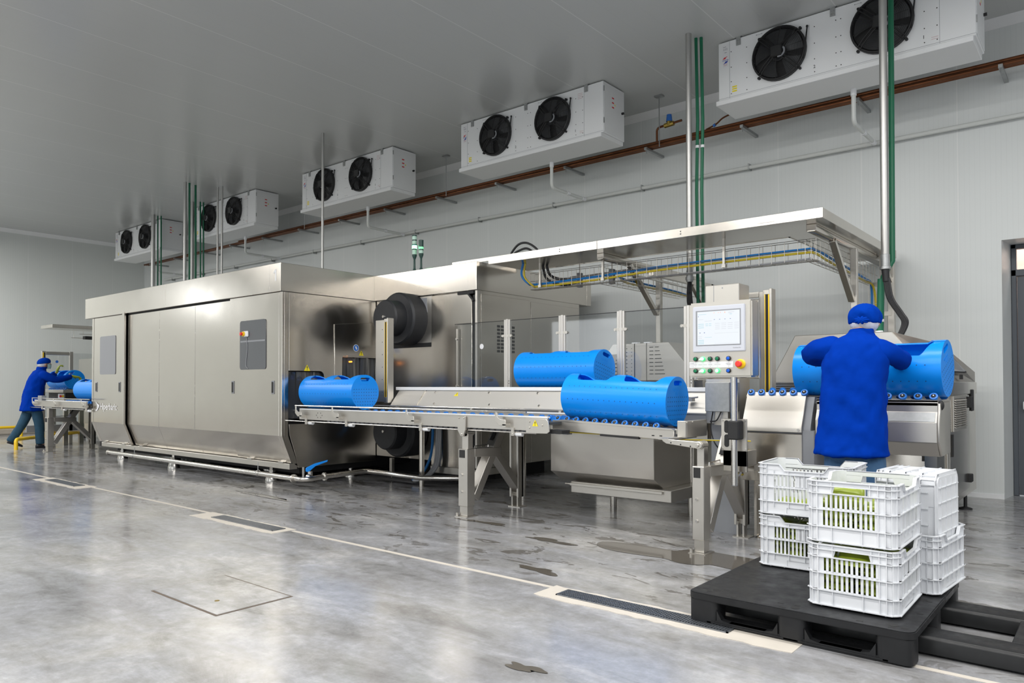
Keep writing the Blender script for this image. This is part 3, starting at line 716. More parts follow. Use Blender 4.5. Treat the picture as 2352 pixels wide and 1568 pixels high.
m = MB(); m.prism([(-6.40, ZH-.01), (-5.78, ZH-.01), (-5.735, ZH-.09), (-5.735, .69), (-5.77, .27), (-6.40, .24)], 'y', YB-.015, YB+.005); m.bevel(.003); sd = m.build('side_door', STEEL, pm)
m = MB(); m.box(-5.725, YB-.008, .3, -5.69, YB+.01, ZH-.05); m.build('door_gap', DARK, pm)
m = MB(); m.box(-5.69, YB-.012, .3, XE, YB+.04, ZH); m.bevel(.003); m.build('corner_post', STEELF, pm)
m = MB(); m.box(-5.95, YB-.03, ZH-.035, -5.70, YB+.01, ZH-.004)
m.bar((-5.80, YB-.022, ZH-.02), (-5.70, YB-.022, ZH-.12), .02, .02, (0, 1, 0)); m.build('door_catch', RUBBER, sd)
m = MB(); m.box(-6.40, YB+.03, .29, XE-.005, YC, ZH+.1); m.bevel(.003); m.build('end_body', STEEL, pm)
m = MB(); m.box(-6.41, YB-.02, .205, XE-.02, YB+.5, .285); m.bevel(.004); m.build('base_rail', STEELF, pm)
m = MB(); m.box(XE-.004, YB+.06, .30, XE, 7.17, ZH-.035); m.box(XE-.004, 7.185, .30, XE, YC-.01, ZH-.05); m.bevel(.002); ee = m.build('end_panel', STEEL, pm)
m = MB()
for i in range(5):
    for j_ in range(8): m.box(XE, 6.54+.068*i, 1.635+.042*j_, XE+.0015, 6.54+.068*i+.052, 1.635+.042*j_+.028)
m.build('vent_slot', DARK, ee, smooth=0)
m = MB(); m.box(-7.448, YB-.022, ZH+.003, XE+.002, 8.53, 2.665); m.bevel(.004); h2 = m.build('rear_header', STEEL, pm)
m = MB(); m.box(-5.80, YB-.0235, ZH+.003, -5.79, YB-.022, 2.665); m.box(XE+.002, 8.42, ZH+.003, XE+.0035, 8.426, 2.665); m.build('header_seam', POLISH, h2, smooth=0)
m = MB(); m.box(-13.0, YB+.02, ZH+.02, -7.45, YC, 2.60); m.build('rear_roof', STEEL, pm)
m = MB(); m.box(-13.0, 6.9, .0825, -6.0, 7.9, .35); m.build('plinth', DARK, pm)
# hanging bracket, hoses and tubes under the end
m = MB(); m.box(-7.0, 6.05, .15, -6.955, 6.09, .35); m.box(-6.98, 6.06, .11, -6.972, 6.068, .15); m.build('drain_bracket', STEELF, pm)
m = MB(); m.tube(smoothpath([(-7.05, 6.0, .88), (-7.12, 5.98, .72), (-7.0, 5.97, .60), (-6.80, 5.97, .59), (-6.66, 5.98, .70), (-6.63, 6.0, .90)], 6), .012, 7); m.build('air_hose', CABLEBLU, pm)
m = MB(); m.tube(smoothpath([(-6.30, 6.12, .92), (-6.30, 6.10, .5), (-6.36, 6.08, .3), (-6.42, 6.02, .18), (-6.5, 5.97, .13)], 6), .016, 7); m.build('hose', CABLEBLU, pm)
for i, dx in enumerate((.05, .08, .11)):
    m = MB(); m.tube(smoothpath([(-6.30+dx, 6.14, .92), (-6.30+dx, 6.12, .45), (-6.34+dx, 6.10, .27), (-6.42+dx*.7, 6.03, .15), (-6.51+dx*.4, 5.97, .12)], 6), .015, 7); m.build('hose', CABLEGRY, pm)
m = MB(); m.tube(smoothpath([(-6.92, 6.19, .86), (-6.60, 6.12, .76), (-6.46, 6.12, .78), (-6.36, 6.14, .92)], 6), .022, 8); m.build('hose', CABLEGRY, pm)

rescale(pm, 1.07)
for x, y in ((-11.05, 5.30), (-8.60, 5.42), (-9.75, 6.1), (-8.15, 6.35), (-12.45, 6.0), (-13.2, 5.45)):
    m = MB(); m.lathe([(.085, 0), (.085, .02), (.075, .05), (.07, .085), (.05, .09)], (x, y, 0), n=20); m.cyl((x, y, .085), (x, y, .20), .028, n=12); m.cyl((x, y, .12), (x, y, .145), .045, n=6)
    m.build('levelling_foot', POLISH, pm)

# drain pipe with ball valve along the foot of the machine
t = thing('drain_line', 'steel drain pipe with blue lever valve running under the front machine', 'pipe', (-9, 5.2, .1))
P = [(-12.95, 5.12, .145)] + [(-7.75, 5.14, .13), (-7.60, 5.15, .13)] + arc((-7.60, 5.25, .13), (0, -1, 0), (1, 0, 0), .10, .2, pi/2, 5) + [(-7.50, 5.50, .14), (-7.48, 6.00, .15), (-7.44, 6.08, .15), (-7.2, 6.11, .145), (-6.5, 6.12, .135), (-5.9, 6.6, .13)]
MB().tube(P, .030, 12).build('pipe', POLISH, t)
MB().cyl((-7.70, 5.14, .13), (-7.675, 5.142, .13), .05, n=18).cyl((-7.504, 5.44, .138), (-7.502, 5.465, .139), .05, n=18).cyl((-12.95, 5.12, .145), (-12.92, 5.12, .145), .045, n=16).build('clamp_ring', POLISH, t)
m = MB(); m.cyl((-7.55, 5.28, .15), (-7.55, 5.28, .215), .03, n=12); m.ball((-7.55, 5.26, .145), .042, u=12, v=8); m.build('valve_body', POLISH, t)
m = MB(); m.prism([(-.055, .215), (-.02, .205), (.06, .275), (.20, .325), (.205, .345), (.05, .305), (-.04, .262), (-.055, .25)], 'y', -.02, .02); m.bevel(.004)
m.move(Matrix.Translation((-7.55, 5.28, 0)) @ Matrix.Rotation(.95, 4, 'Z')); m.build('lever', BLUE, t)
for x in (-12.0, -8.45):
    m = MB(); m.ring((x, 5.128, .14), (1, 0, 0), .036, .005, 16, 5); m.cyl((x, 5.128, .175), (x, 5.128, .275), .005, n=6); m.build('hanger_clip', GALV, t)
MB().cyl((-7.43, 5.10, .16), (-7.43, 5.10, .29), .014, n=8).build('drop_tube', POLISH, t)

# signal towers on the roof
def tower(x, y, z, dark, label, hgt=1.0):
    t = thing('signal_tower', label, 'signal light', (x, y, z), None)
    m = MB(); m.lathe([(.035, 0), (.035, .012), (.022, .03), (.015, .05), (.013, .17), (.024, .20), (.032, .22), (.032, .24)], (x, y, z), n=16); m.build('stem', GRNDARK, t)
    zz = z+.24
    seq = [('lamp_segment', TOWERDIM, .06), ('lit_segment', TOWERLIT, .045), ('lamp_segment', TOWERDIM, .045), ('lamp_segment', TOWERDIM, .045)] if not dark else [('lamp_segment', TOWERDIM, .04), ('lit_segment', TOWERDIMLIT, .03), ('buzzer', GRNDARK, .06)]
    for nm, mt, h in seq:
        MB().cyl((x, y, zz), (x, y, zz+h), .032, n=18).build(nm, mt, t); zz += h
        MB().cyl((x, y, zz), (x, y, zz+.016), .033, n=18).build('collar', GRNDARK, t); zz += .016
    return t
TOWERDIMLIT = mat('faintly_lit_segment', (.3, .7, .45), .3, emit=(.2, .9, .4), estr=.6)
tower(-7.30, 6.74, 2.764, False, 'tall signal tower with bright green lit segment on the machine roof')
tower(-7.17, 6.74, 2.764, True, 'shorter dark signal tower right of the bright one on the machine roof')
# ---------------------------------------------------------------- loading baskets
BR, BL = .203, 1.03
def make_basket():
    t = thing('loading_basket', 'x', 'basket', (0, 0, 0), 'blue cylindrical loading baskets')
    L2 = BL/2; th = .011
    def phi(x):
        d = L2-abs(x)
        def ss(q): q = max(0, min(1, q)); return q*q*(3-2*q)
        return math.radians(42)*min(ss((d-.055)/.085), ss((abs(x)-.022)/.075))
    xs = sorted(set([round(-L2+BL*i/60, 4) for i in range(61)]+[-.022, .022, -.03, .03, .04, -.04, .05, -.05]))
    m = MB(); n = 40; rows = []
    for x in xs:
        p = max(phi(x), .0005)
        ro, ri = [], []
        for k in range(n+1):
            a = p+(2*pi-2*p)*k/n
            ro.append(m.bm.verts.new((x, BR*math.sin(a), BR*math.cos(a)))); ri.append(m.bm.verts.new((x, (BR-th)*math.sin(a), (BR-th)*math.cos(a))))
        rows.append((ro, ri))
    for (o0, i0), (o1, i1) in zip(rows, rows[1:]):
        for k in range(n):
            m.bm.faces.new((o0[k], o0[k+1], o1[k+1], o1[k])); m.bm.faces.new((i0[k+1], i0[k], i1[k], i1[k+1]))
        for k in (0, n):
            f = (o0[k], o1[k], i1[k], i0[k]); m.bm.faces.new(f if k == 0 else f[::-1])
    bmesh.ops.remove_doubles(m.bm, verts=m.bm.verts, dist=.0006)
    m.build('shell', BLUE, t, smooth=40)
    for sgn in (-1, 1):
        m = MB()
        def loops(x):
            c = [m.bm.verts.new((x, BR*.999*math.sin(2*pi*k/64), BR*.999*math.cos(2*pi*k/64))) for k in range(64)]
            h = []
            for cy, t0 in ((.050, 0), (-.050, pi)):
                h += [m.bm.verts.new((x, cy+.020*math.sin(t0+pi*k/8), .150+.020*math.cos(t0+pi*k/8))) for k in range(9)]
            ec = [m.bm.edges.new((c[i], c[(i+1) % 64])) for i in range(64)]; eh = [m.bm.edges.new((h[i], h[(i+1) % len(h)])) for i in range(len(h))]
            bmesh.ops.triangle_fill(m.bm, edges=ec+eh, use_beauty=True); return c, h
        c0, h0 = loops(sgn*(L2)); c1, h1 = loops(sgn*(L2-.022))
        for A, B in ((c0, c1), (h0, h1)):
            for i in range(len(A)): m.bm.faces.new((A[i], A[(i+1) % len(A)], B[(i+1) % len(A)], B[i]))
        e = m.build('end_plate', BLUE, t, smooth=30)
        m = MB()
        for r in range(7):
            zz = .035-.036*r; hw = min(.172, math.sqrt(max(0, .185**2-zz*zz))); q = int(hw*2/.036)
            for k in range(q+1): m.disc((sgn*(L2+.0008), -q*.018+k*.036, zz), (sgn, 0, 0), .0052, 8)
        m.build('drain_hole', BLUEDOT, e, smooth=0)
        if sgn > 0:
            m = MB(); m.text('Hiperbaric', .030, (L2-.0005, -.09, .085), (0, 1, 0), (0, 0, 1), .0012); m.text('GU', .05, (L2-.0005, -.04, .046), (0, 1, 0), (0, 0, 1), .0012)
            m.build('embossed_lettering', BLUE, e, smooth=0)
    m = MB()
    for a in (-62, -95, -128, 62, 95, 128, 160, -160):
        a = math.radians(a)
        for k in range(17):
            x = -.44+.0535*k; nn = Vector((0, math.sin(a), math.cos(a))); m.disc(Vector((x, 0, 0))+nn*(BR+.0006), nn, .0045, 8)
    m.build('drain_hole', BLUEDOT, t, smooth=0)
    return t
bk = make_basket()
BASK = [((-3.318, 5.49, 1.133), (0, math.radians(2.1), 0), 'blue loading basket lying on the roller table at the end of the front conveyor'),
        ((-7.302, 5.495, 1.168), (0, 0, 0), 'blue loading basket on the front conveyor next to the machine end wall'),
        ((-4.549, 6.325, 1.408), (math.radians(-14), 0, 0), 'blue loading basket on the rear conveyor before the clear guard panes'),
        ((-1.47, 6.02, 1.366), (math.radians(22), 0, math.radians(-2.6)), 'blue loading basket being filled by the worker seen from behind'),
        ((-17.5, 6.03, 1.375), (math.radians(30), 0, 0), 'blue loading basket being filled by the far worker at left'),
        ((-14.46, 5.49, 1.168), (0, 0, 0), 'blue loading basket half hidden behind the left edge of the machine')]
for i, (p, r, l) in enumerate(BASK):
    if i == 0: bk.location = p; bk.rotation_euler = r; bk['label'] = l
    else: dup(bk, p, r, l)

# ---------------------------------------------------------------- front conveyor
def leg_frame(par, x, w, post_top, y0=5.08, y1=5.93, post=True):
    """A-frame of rectangular tube: front leg, rear leg, tie, two braces"""
    f = thing('leg_frame', None, None, (0, 0, 0)); 
    del f['_o']; f['_o'] = par['_o']; f.parent = par; f.location = (0, 0, 0)
    m = MB(); m.box(x-w/2, y0, .10, x+w/2, y0+.11, .645); m.bevel(.004); m.build('front_leg', STEELM, f)
    m = MB(); m.box(x-w/2+.01, y0+.012, .01, x+w/2-.008, y0+.098, .12); m.box(x-w/2-.02, y0-.03, 0, x+w/2+.02, y0+.13, .008); nut(m, (x-w/2-.005, y0-.012, .008), (0, 0, 1), .012, .03)
    m.build('front_foot', STEELM, f)
    m = MB()
    for z in (.24, .40): nut(m, (x-.01, y0, z), (0, -1, 0), .011, .01)
    m.build('leg_bolt', POLISH, f)
    m = MB(); m.box(x-w/2+.012, y0-.001, .56, x+w/2-.028, y0+.004, .635); m.build('leg_slot', DARK, f)
    m = MB(); m.box(x-w/2+.03, y0+.02, .60, x+w/2-.008, y0+.09, post_top); m.bevel(.003); m.build('sliding_post', STEELM, f)
    m = MB(); m.prism([(y0+.11, .645), (y0+.11, .565), (5.50, .545), (5.58, .545), (5.58, .635)], 'x', x-w/2, x+w/2); m.bevel(.004); m.build('tie_bar', STEELM, f)
    m = MB(); m.bar((x, y0+.13, .16), (x, 5.63, .83), w*.94, .085, (0, 1, 0)); m.bevel(.003); b1 = m.build('brace', STEELM, f)
    d = Vector((0, .5-.0, .67)).normalized(); nn = Vector((0, -d.z, d.y))
    m = MB()
    for c in ((y0+.24, .31), (5.55, .72)):
        c = Vector((x, c[0], c[1])) + nn*.0435; s = .085 if c.z < .5 else .05
        m.obox(c, d*s, Vector((w*.17, 0, 0)), nn*.001); 
    m.build('brace_slot', DARK, f)
    m = MB(); m.bar((x, 5.50, .60), (x, y1-.02, .17), w*.94, .075, (0, 1, 0)); m.bevel(.003); m.build('brace', STEELM, f)
    m = MB(); m.box(x-w/2, y1-.09, .10, x-w/2+.022, y1, .86); m.box(x+w/2-.022, y1-.09, .10, x+w/2, y1, .86); m.box(x-w/2, y1-.03, .10, x+w/2, y1, .86); m.bevel(.003); m.build('rear_leg', STEELM, f)
    m = MB(); m.box(x-w/2+.015, y1-.075, .005, x-w/2+.03, y1-.01, .13); m.box(x+w/2-.03, y1-.075, .005, x+w/2-.015, y1-.01, .13); m.box(x-w/2-.01, y1-.10, 0, x+w/2+.03, y1+.02, .008); m.build('rear_foot', STEELM, f)
    m = MB(); m.tube([(x+.02, y0+.15, .64), (x+.02, y0+.15, .662), (x+.02, 5.42, .668), (x+.02, 5.42, .645)], .006, 6); m.build('lift_rod', POLISH, f)
    return f
def j_bracket(m, x, y, z=0):
    m.prism([(x, 1.018+z), (x+.022, 1.018+z), (x+.026, .965+z), (x+.055, .943+z), (x+.125, .938+z), (x+.125, .886+z), (x+.05, .886+z), (x, .925+z)], 'y', y, y+.006)
def conveyor(xa, xb, label, jx, rollx, legs, table):
    t = thing('roller_conveyor', label, 'conveyor', ((xa+xb)/2, 5.5, 0))
    m = MB(); m.box(xa, 5.09, .848, xb, 5.115, .965); m.box(xa, 5.115, .848, xb, 5.17, .853); m.bevel(.003); bm_ = m.build('side_beam', STEELM, t)
    m = MB(); m.box(xa, 5.885, .848, xb, 5.91, .965); m.build('side_beam', STEELM, t)
    m = MB(); m.box(xa, 5.092, .965, xb, 5.125, .977); m.box(xa, 5.875, .965, xb, 5.908, .977); m.build('slide_strip', WHITEPL, t)
    m = MB(); m.box(xa, 5.125, .905, xb, 5.875, .925); m.build('bed_plate', BELT, t)
    n = int((xb-xa)/.13); 
    for y in (5.33, 5.65):
        for i in range(n): m = MB(); m.cyl((xa+.06+.13*i, y-.02, .94), (xa+.06+.13*i, y+.02, .94), .025, n=8); m.build('track_wheel', BLUEW, t)
    m = MB(); m.tube([(jx[0], 5.035, 1.012), (jx[-1]+.36, 5.035, 1.012)], .0085, 8); m.build('guide_rail', POLISH, t)
    m = MB(); m.tube([(jx[0], 5.935, 1.0), (jx[-1]+.22, 5.935, 1.0)], .0085, 8); m.build('guide_rail', POLISH, t)
    for x in jx:
        m = MB(); j_bracket(m, x, 5.03); m.box(x+.085, 5.03, .87, x+.125, 5.092, .90); m.bevel(.0015); m.build('rail_bracket', STEELF, t)
        m = MB(); m.box(x+.07, 5.91, .90, x+.10, 5.94, .995); m.build('rail_bracket', STEELF, t)
    m = MB(); m.tube([(xa-.30, 5.10, .826), (xb-.13, 5.10, .826)], .007, 8); m.build('lower_rod', POLISH, t)
    for x in rollx:
        m = MB(); m.box(x-.02, 5.075, .795, x+.012, 5.092, .87); nut(m, (x-.004, 5.075, .812), (0, -1, 0), .008, .006); m.bevel(.002); b = m.build('hanger', STEELF, t)
        m = MB(); m.cyl((x+.012, 5.115, .812), (x+.085, 5.115, .812), .022, n=12); m.build('nylon_roller', WHITEPL, b)
    m = MB()
    for i in range(int((xb-xa)/.08)): m.box(xa+.05+.08*i, 5.45, .80, xa+.10+.08*i, 5.53, .84)
    m.build('drag_chain', GREYP, t)
    for x, w, pt in legs: leg_frame(t, x, w, pt)
    return t
fc = conveyor(-7.50, -3.83, 'long front steel roller conveyor leading out of the machine on A-frame legs', (-7.50, -6.80, -5.58, -4.38), (-7.35, -6.60, -5.41, -4.21), ((-4.83, .115, .79),), True)
# joint plate with warning sign, pivot plate over the leg
m = MB(); m.prism([(-4.06, .955), (-3.84, .955), (-3.815, .935), (-3.80, .85), (-3.83, .83), (-4.06, .826)], 'y', 5.078, 5.09); 
for x, z in ((-4.02, .93), (-4.02, .875), (-3.88, .90)): nut(m, (x, 5.078, z), (0, -1, 0), .009, .006)
m.bevel(.0015); jp = m.build('joint_plate', STEELF, fc)
warn_tri(jp, (-3.955, 5.077, .915), (1, 0, 0), (0, 0, 1), .055, (0, -1, 0))
m = MB(); m.prism([(-4.885, .955), (-4.785, .955), (-4.785, .83), (-4.81, .765), (-4.845, .765), (-4.885, .82)], 'y', 5.066, 5.088)
for x, z in ((-4.865, .94), (-4.805, .94), (-4.83, .785)): nut(m, (x, 5.066, z), (0, -1, 0), .010, .007)
m.bevel(.003); pv = m.build('pivot_plate', STEELF, fc)
m = MB(); m.cyl((-4.82, 5.10, .80), (-4.82, 5.20, .80), .036, n=16); m.build('pivot_drum', STEELF, pv)
for i in range(6):
    pass
m = MB()
for k in range(6): m.disc((-7.11+.05*math.cos(2*pi*k/6)*1.1, 5.0892, .905+.03*math.sin(2*pi*k/6)), (0, -1, 0), .006, 8)
m.build('screw_hole', DARK, fc, smooth=0)
leg_frame(fc, -2.43, .095, .79)
# tilting roller table at the right end
TX0, TX1 = -3.95, -2.735
tz = lambda x: .950-.0355*(x-TX0)
m = MB(); m.prism([(TX0+.02, tz(TX0)-.012), (TX1, tz(TX1)-.015), (TX1, tz(TX1)-.095), (TX1-.1, tz(TX1)-.095), (TX0+.02, tz(TX0)-.10)], 'y', 5.295, 5.31); m.bevel(.003); tb = m.build('roller_table', STEELM, fc)
m = MB(); m.prism([(TX0+.15, tz(TX0)-.004), (TX1-.02, tz(TX1)-.004), (TX1, tz(TX1)-.016), (TX0+.02, tz(TX0)-.016)], 'y', 5.285, 5.36); m.build('table_lip', STEELF, tb)
m = MB(); m.prism([(TX0+.02, tz(TX0)-.05), (TX1, tz(TX1)-.05), (TX1, tz(TX1)-.095), (TX0+.02, tz(TX0)-.10)], 'y', 5.31, 5.70); m.build('table_bed', GREYP, tb)
m = MB(); m.prism([(TX0+.02, tz(TX0)-.012), (TX1, tz(TX1)-.015), (TX1, tz(TX1)-.095), (TX0+.02, tz(TX0)-.10)], 'y', 5.67, 5.685); m.build('far_side', STEEL, tb)
m = MB(); m.prism([(-3.42, tz(-3.42)-.098), (-3.05, tz(-3.05)-.092), (-3.05, tz(-3.05)-.112), (-3.42, tz(-3.42)-.114)], 'y', 5.285, 5.32); m.build('sensor_bar', RUBBER, tb)
m = MB()
for x in (-2.92, -2.85): m.box(x-.012, 5.2935, .838, x+.012, 5.2955, .846)
m.build('slot', DARK, tb, smooth=0)
for i in range(12):
    x = -3.985+.0982*i; z = tz(x)+.004
    for s, yy in ((-1, 5.325), (1, 5.655)):
        ax = Vector((0, s*.80, .60)); c = Vector((x, yy, z))
        m = MB(); m.lathe([(.016, -.011), (.0265, -.010), (.0285, 0), (.0265, .010), (.016, .011)], c, ax, 18); m.build('support_wheel', BLUEW, tb)
        m = MB(); m.lathe([(.017, .004), (.0165, .012), (.012, .016), (.006, .017)], c, ax, 14); m.build('wheel_hub', RUBBER, tb)
        m = MB(); m.lathe([(.0045, .016), (.003, .0185)], c, ax, 8); m.build('hub_pin', POLISH, tb)
m = MB(); m.box(-2.70, 5.28, .835, -2.625, 5.30, .968); m.box(-2.645, 5.30, .835, -2.625, 5.66, .968); m.bevel(.004)
for y in (5.30, 5.40): m.cyl((-2.66, y, .955), (-2.62, y, .955), .009, n=8)
m.build('end_stop', STEELF, tb)
m = MB(); m.box(-2.735, 5.32, .86, -2.70, 5.34, .90); m.build('stop_rod', POLISH, tb)
m = MB(); m.prism([(-2.72, .835), (-2.70, .838), (-2.41, .828), (-2.39, .812), (-2.39, .79), (-2.41, .776), (-2.68, .803), (-2.71, .82)], 'y', 5.062, 5.08); nut(m, (-2.425, 5.062, .802), (0, -1, 0), .014, .008)
m.bevel(.003); arm = m.build('pivot_arm', STEELF, fc)
m = MB(); m.cyl((-2.42, 5.08, .802), (-2.42, 5.17, .802), .033, n=16); m.build('pivot_drum', STEELF, arm)
m = MB()
for x in (-2.64, -2.56, -2.48): m.disc((x, 5.0615, .812-.012*(x+2.64)/.1), (0, -1, 0), .006, 8)
m.build('arm_hole', DARK, arm, smooth=0)
m = MB(); m.box(-2.745, 5.06, .832, -2.66, 5.30, .842); m.build('arm_pad', STEELF, arm)
# cables below the table
for i, (y, mt) in enumerate(((5.42, CABLEYEL), (5.44, CABLEGRY), (5.46, CABLEBLU))):
    m = MB(); m.tube(smoothpath([(-3.85, y, .825), (-3.4, y, .822), (-2.9, y, .81), (-2.2, y+.35, .80)], 4), .006, 6); m.build('cable', mt, fc)
m = MB(); m.box(-3.84, 5.12, .83, -3.70, 5.24, .86); m.cyl((-3.86, 5.11, .845), (-3.82, 5.11, .845), .016, n=10); m.build('actuator', RUBBER, fc)

# left infeed conveyor beyond the machine
lc = conveyor(-16.35, -13.82, 'far left steel roller conveyor feeding the machine beside the far worker', (-16.30, -15.2, -13.9), (-15.9, -14.9, -13.8), ((-15.68, .15, .82),), False)
m = MB(); m.box(-15.95, 5.02, .97, -15.75, 5.10, 1.06); m.bevel(.006); m.build('control_box', GREYP, lc)
m = MB(); m.cyl((-15.96, 5.06, 1.04), (-15.955, 5.06, 1.04), .014, n=10); m.build('green_lamp', GRNLIT, lc)

# ---------------------------------------------------------------- rear conveyor with guards
rc = thing('rear_conveyor', 'rear steel conveyor with sloping front cover and clear guard panes', 'conveyor', (-5, 6.5, 0))
RX0, RX1 = -7.15, -2.86
m = MB(); m.box(RX0, 6.28, 1.187, RX1, 6.335, 1.227); m.bevel(.004); m.build('slide_strip', WHITEPL, rc)
m = MB(); m.prism([(6.30, 1.188), (6.145, .998), (6.145, .986), (6.31, 1.178)], 'x', -6.60, RX1); m.bevel(.002); cv = m.build('sloping_cover', STEELC, rc)
m = MB(); m.prism([(6.30, 1.188), (6.145, .998), (6.145, .986), (6.31, 1.178)], 'x', RX0+.05, -6.615); m.bevel(.002); m.build('sloping_cover', STEELC, rc)
m = MB(); m.prism([(6.285, 1.186), (6.14, 1.003), (6.14, .995), (6.29, 1.175)], 'x', -6.62, -6.598); m.build('cover_joint', POLISH, rc)
nrm = Vector((0, -.775, .632))
m = MB()
for x in (-6.42, -5.55, -4.85, -3.9): nut(m, (x, 6.276, 1.1585), nrm, .013, .012)
for x in (-6.33, -5.45, -4.75, -3.8): nut(m, (x, 6.168, 1.0262), nrm, .013, .012)
m.build('cover_screw', POLISH, cv)
warn_tri(cv, (-6.05, 6.2625, 1.142), (1, 0, 0), (0, .632, .775), .06, nrm)
m = MB(); m.box(-7.0, 6.15, .845, RX1, 6.17, .992); m.build('front_skirt', GREYP, rc)
m = MB(); m.box(RX0, 6.175, .74, RX1, 6.80, .99); m.build('bed_frame', STEEL, rc)
m = MB(); m.box(RX0, 6.335, 1.10, RX1, 6.80, 1.208); m.build('belt', BELT, rc)
m = MB(); m.box(-3.05, 6.14, 1.10, -2.99, 6.20, 1.14); m.tube([(-3.02, 6.15, 1.13), (-2.93, 6.13, 1.14)], .008, 6); m.build('proximity_sensor', GREYP, rc)
# under-floor casing
m = MB(); m.prism([(5.98, .79), (5.98, .385), (6.16, .285), (6.9, .285), (6.9, .79)], 'x', -4.46, -3.29); m.bevel(.004); m.build('lower_casing', STEELM, rc)
m = MB(); m.box(-4.28, 6.08, .175, -3.17, 6.9, .285); m.bevel(.004); tr = m.build('drip_tray', STEELM, rc)
m = MB(); m.box(-4.28, 6.055, .245, -3.25, 6.08, .272); m.bevel(.003); m.cyl((-4.34, 6.067, .258), (-4.25, 6.067, .258), .009, n=8); m.build('tray_slide', STEELF, tr)
for x, y in ((-6.9, 6.5), (-5.4, 6.7), (-3.3, 6.75), (-4.2, 6.75)): m = MB(); m.cyl((x, y, -.0385), (x, y, .76), .035, n=12); m.build('support_leg', STEEL, rc)
# guard posts and panes
GY = 6.80; GZ0, GZ1 = 1.0, 2.028
for i, x in enumerate((-5.725, -4.907, -4.134, -3.351)):
    m = MB(); m.box(x-.042, GY-.012, GZ0, x-.012, GY+.03, GZ1+.015); m.box(x-.008, GY-.018, GZ0, x+.022, GY+.03, GZ1+.02); m.box(x+.024, GY-.012, GZ0, x+.05, GY+.03, GZ1+.015); m.bevel(.003)
    p = m.build('guard_post', STEELC, rc)
    m = MB()
    for dx in (-.062, .070): m.cyl((x+dx, GY-.018, 1.845), (x+dx, GY+.0, 1.845), .016, n=12); m.box(x+min(dx, 0), GY-.014, 1.83, x+max(dx, 0), GY, 1.86)
    m.build('pane_clip', STEELF, p)
    m = MB()
    for z in (1.27, 1.30): m.disc((x+.037, GY-.0125, z), (0, -1, 0), .006, 8)
    m.build('post_hole', DARK, p, smooth=0)
for i, (xa, xb) in enumerate(((-6.60, -5.77), (-5.67, -4.952), (-4.852, -4.179), (-4.079, -3.396))):
    m = MB(); m.box(xa, GY-.004, 1.22, xb, GY+.004, GZ1); g = m.build('guard_pane', GLASS, rc)
    m = MB(); m.box(xa, GY-.0045, GZ1, xb, GY+.0045, GZ1+.006); m.build('pane_edge', DARK, g, smooth=0)
    if i == 0:
        m = MB(); m.disc((-6.135, GY-.005, 1.731), (0, -1, 0), .033, 20); m.build('white_sticker', SIGNWHITE, g, smooth=0)
        m = MB(); m.box(-6.57, GY-.01, 1.22, -6.545, GY-.004, 1.97)
        for z in (1.24, 1.84): nut(m, (-6.557, GY-.004, z), (0, -1, 0), .016, .02)
        m.build('pane_stay', STEELF, g)
rescale(rc, .97)
# safety light curtains
def light_curtain(x, y, z0, z1, wide, label, flange):
    t = thing('light_curtain', label, 'safety sensor', (x, y, z0))
    m = MB(); m.box(x-wide, y-.03, z0, x-.065, y+.06, z1); m.bevel(.004)
    post = m.build('post', STEELF, t)
    m = MB()
    for k in range(6): m.disc((x-wide*.45, y-.0305, z0+.12+(z1-z0-.24)*k/5), (0, -1, 0), .006, 8)
    m.build('post_hole', DARK, post, smooth=0)
    m = MB(); m.box(x-.063, y-.04, z0-.01, x-.05, y+.05, z1+.01); m.box(x-.008, y-.045, z0-.01, x+.012, y+.05, z1+.02); m.box(x-.05, y+.02, z0-.01, x-.008, y+.05, z1+.01); m.box(x-.05, y-.045, z0-.01, x-.008, y+.02, z0+.06); m.box(x-.05, y-.045, z1-.03, x-.008, y+.02, z1+.01)
    m.bevel(.002); m.build('housing', STEELF, t)
    m = MB(); m.box(x-.050, y-.042, z0+.06, x-.008, y+.02, z1-.03); m.build('sensor_window', SIGNBLK, t)
    m = MB(); m.box(x-.0495, y-.0435, z0+.06, x-.043, y-.041, z1-.03); m.box(x-.019, y-.0435, z0+.06, x-.0085, y-.041, z1-.03); m.build('sensor_edge', YELLOW, t)
    if flange:
        m = MB(); m.box(x-.20, y-.02, z1-.045, x-.11, y+.02, z1); m.box(x-.11, y-.02, z0+.4, x-.06, y+.02, z0+.44); m.build('fixing_bracket', STEELF, t)
    return t
light_curtain(-6.915, 5.98, 1.045, 2.055, .235, 'yellow and black light curtain post at the machine end of the conveyor', False)
light_curtain(-2.325, 6.32, 1.0, 2.06, .105, 'tall yellow and black light curtain post right of the operator panel', True)
t = thing('column_cover', 'pale steel column housing standing behind the operator panel', 'housing', (-2.6, 6.0, 0))
m = MB(); m.box(-2.755, 5.92, .92, -2.455, 6.14, 2.10); m.bevel(.005); cc = m.build('column', STEELF, t)
m = MB(); m.box(-2.68, 5.9185, 1.90, -2.676, 5.92, 2.10); m.disc((-2.60, 5.919, 2.07), (0, -1, 0), .006); m.build('column_joint', GREYP, cc, smooth=0)
m = MB(); m.box(-2.66, 5.70, 1.03, -2.45, 5.915, 1.27); m.bevel(.004); m.build('junction_box', GREYP if False else GALV, t)
m = MB(); m.prism([(5.74, .92), (5.74, 1.03), (5.90, 1.03), (5.90, .92)], 'x', -2.60, -2.48); m.build('guard_plate', STEELF, t)
m = MB(); m.box(-2.72, 5.95, 0, -2.50, 6.11, .92); m.build('pedestal', GREYP, t)
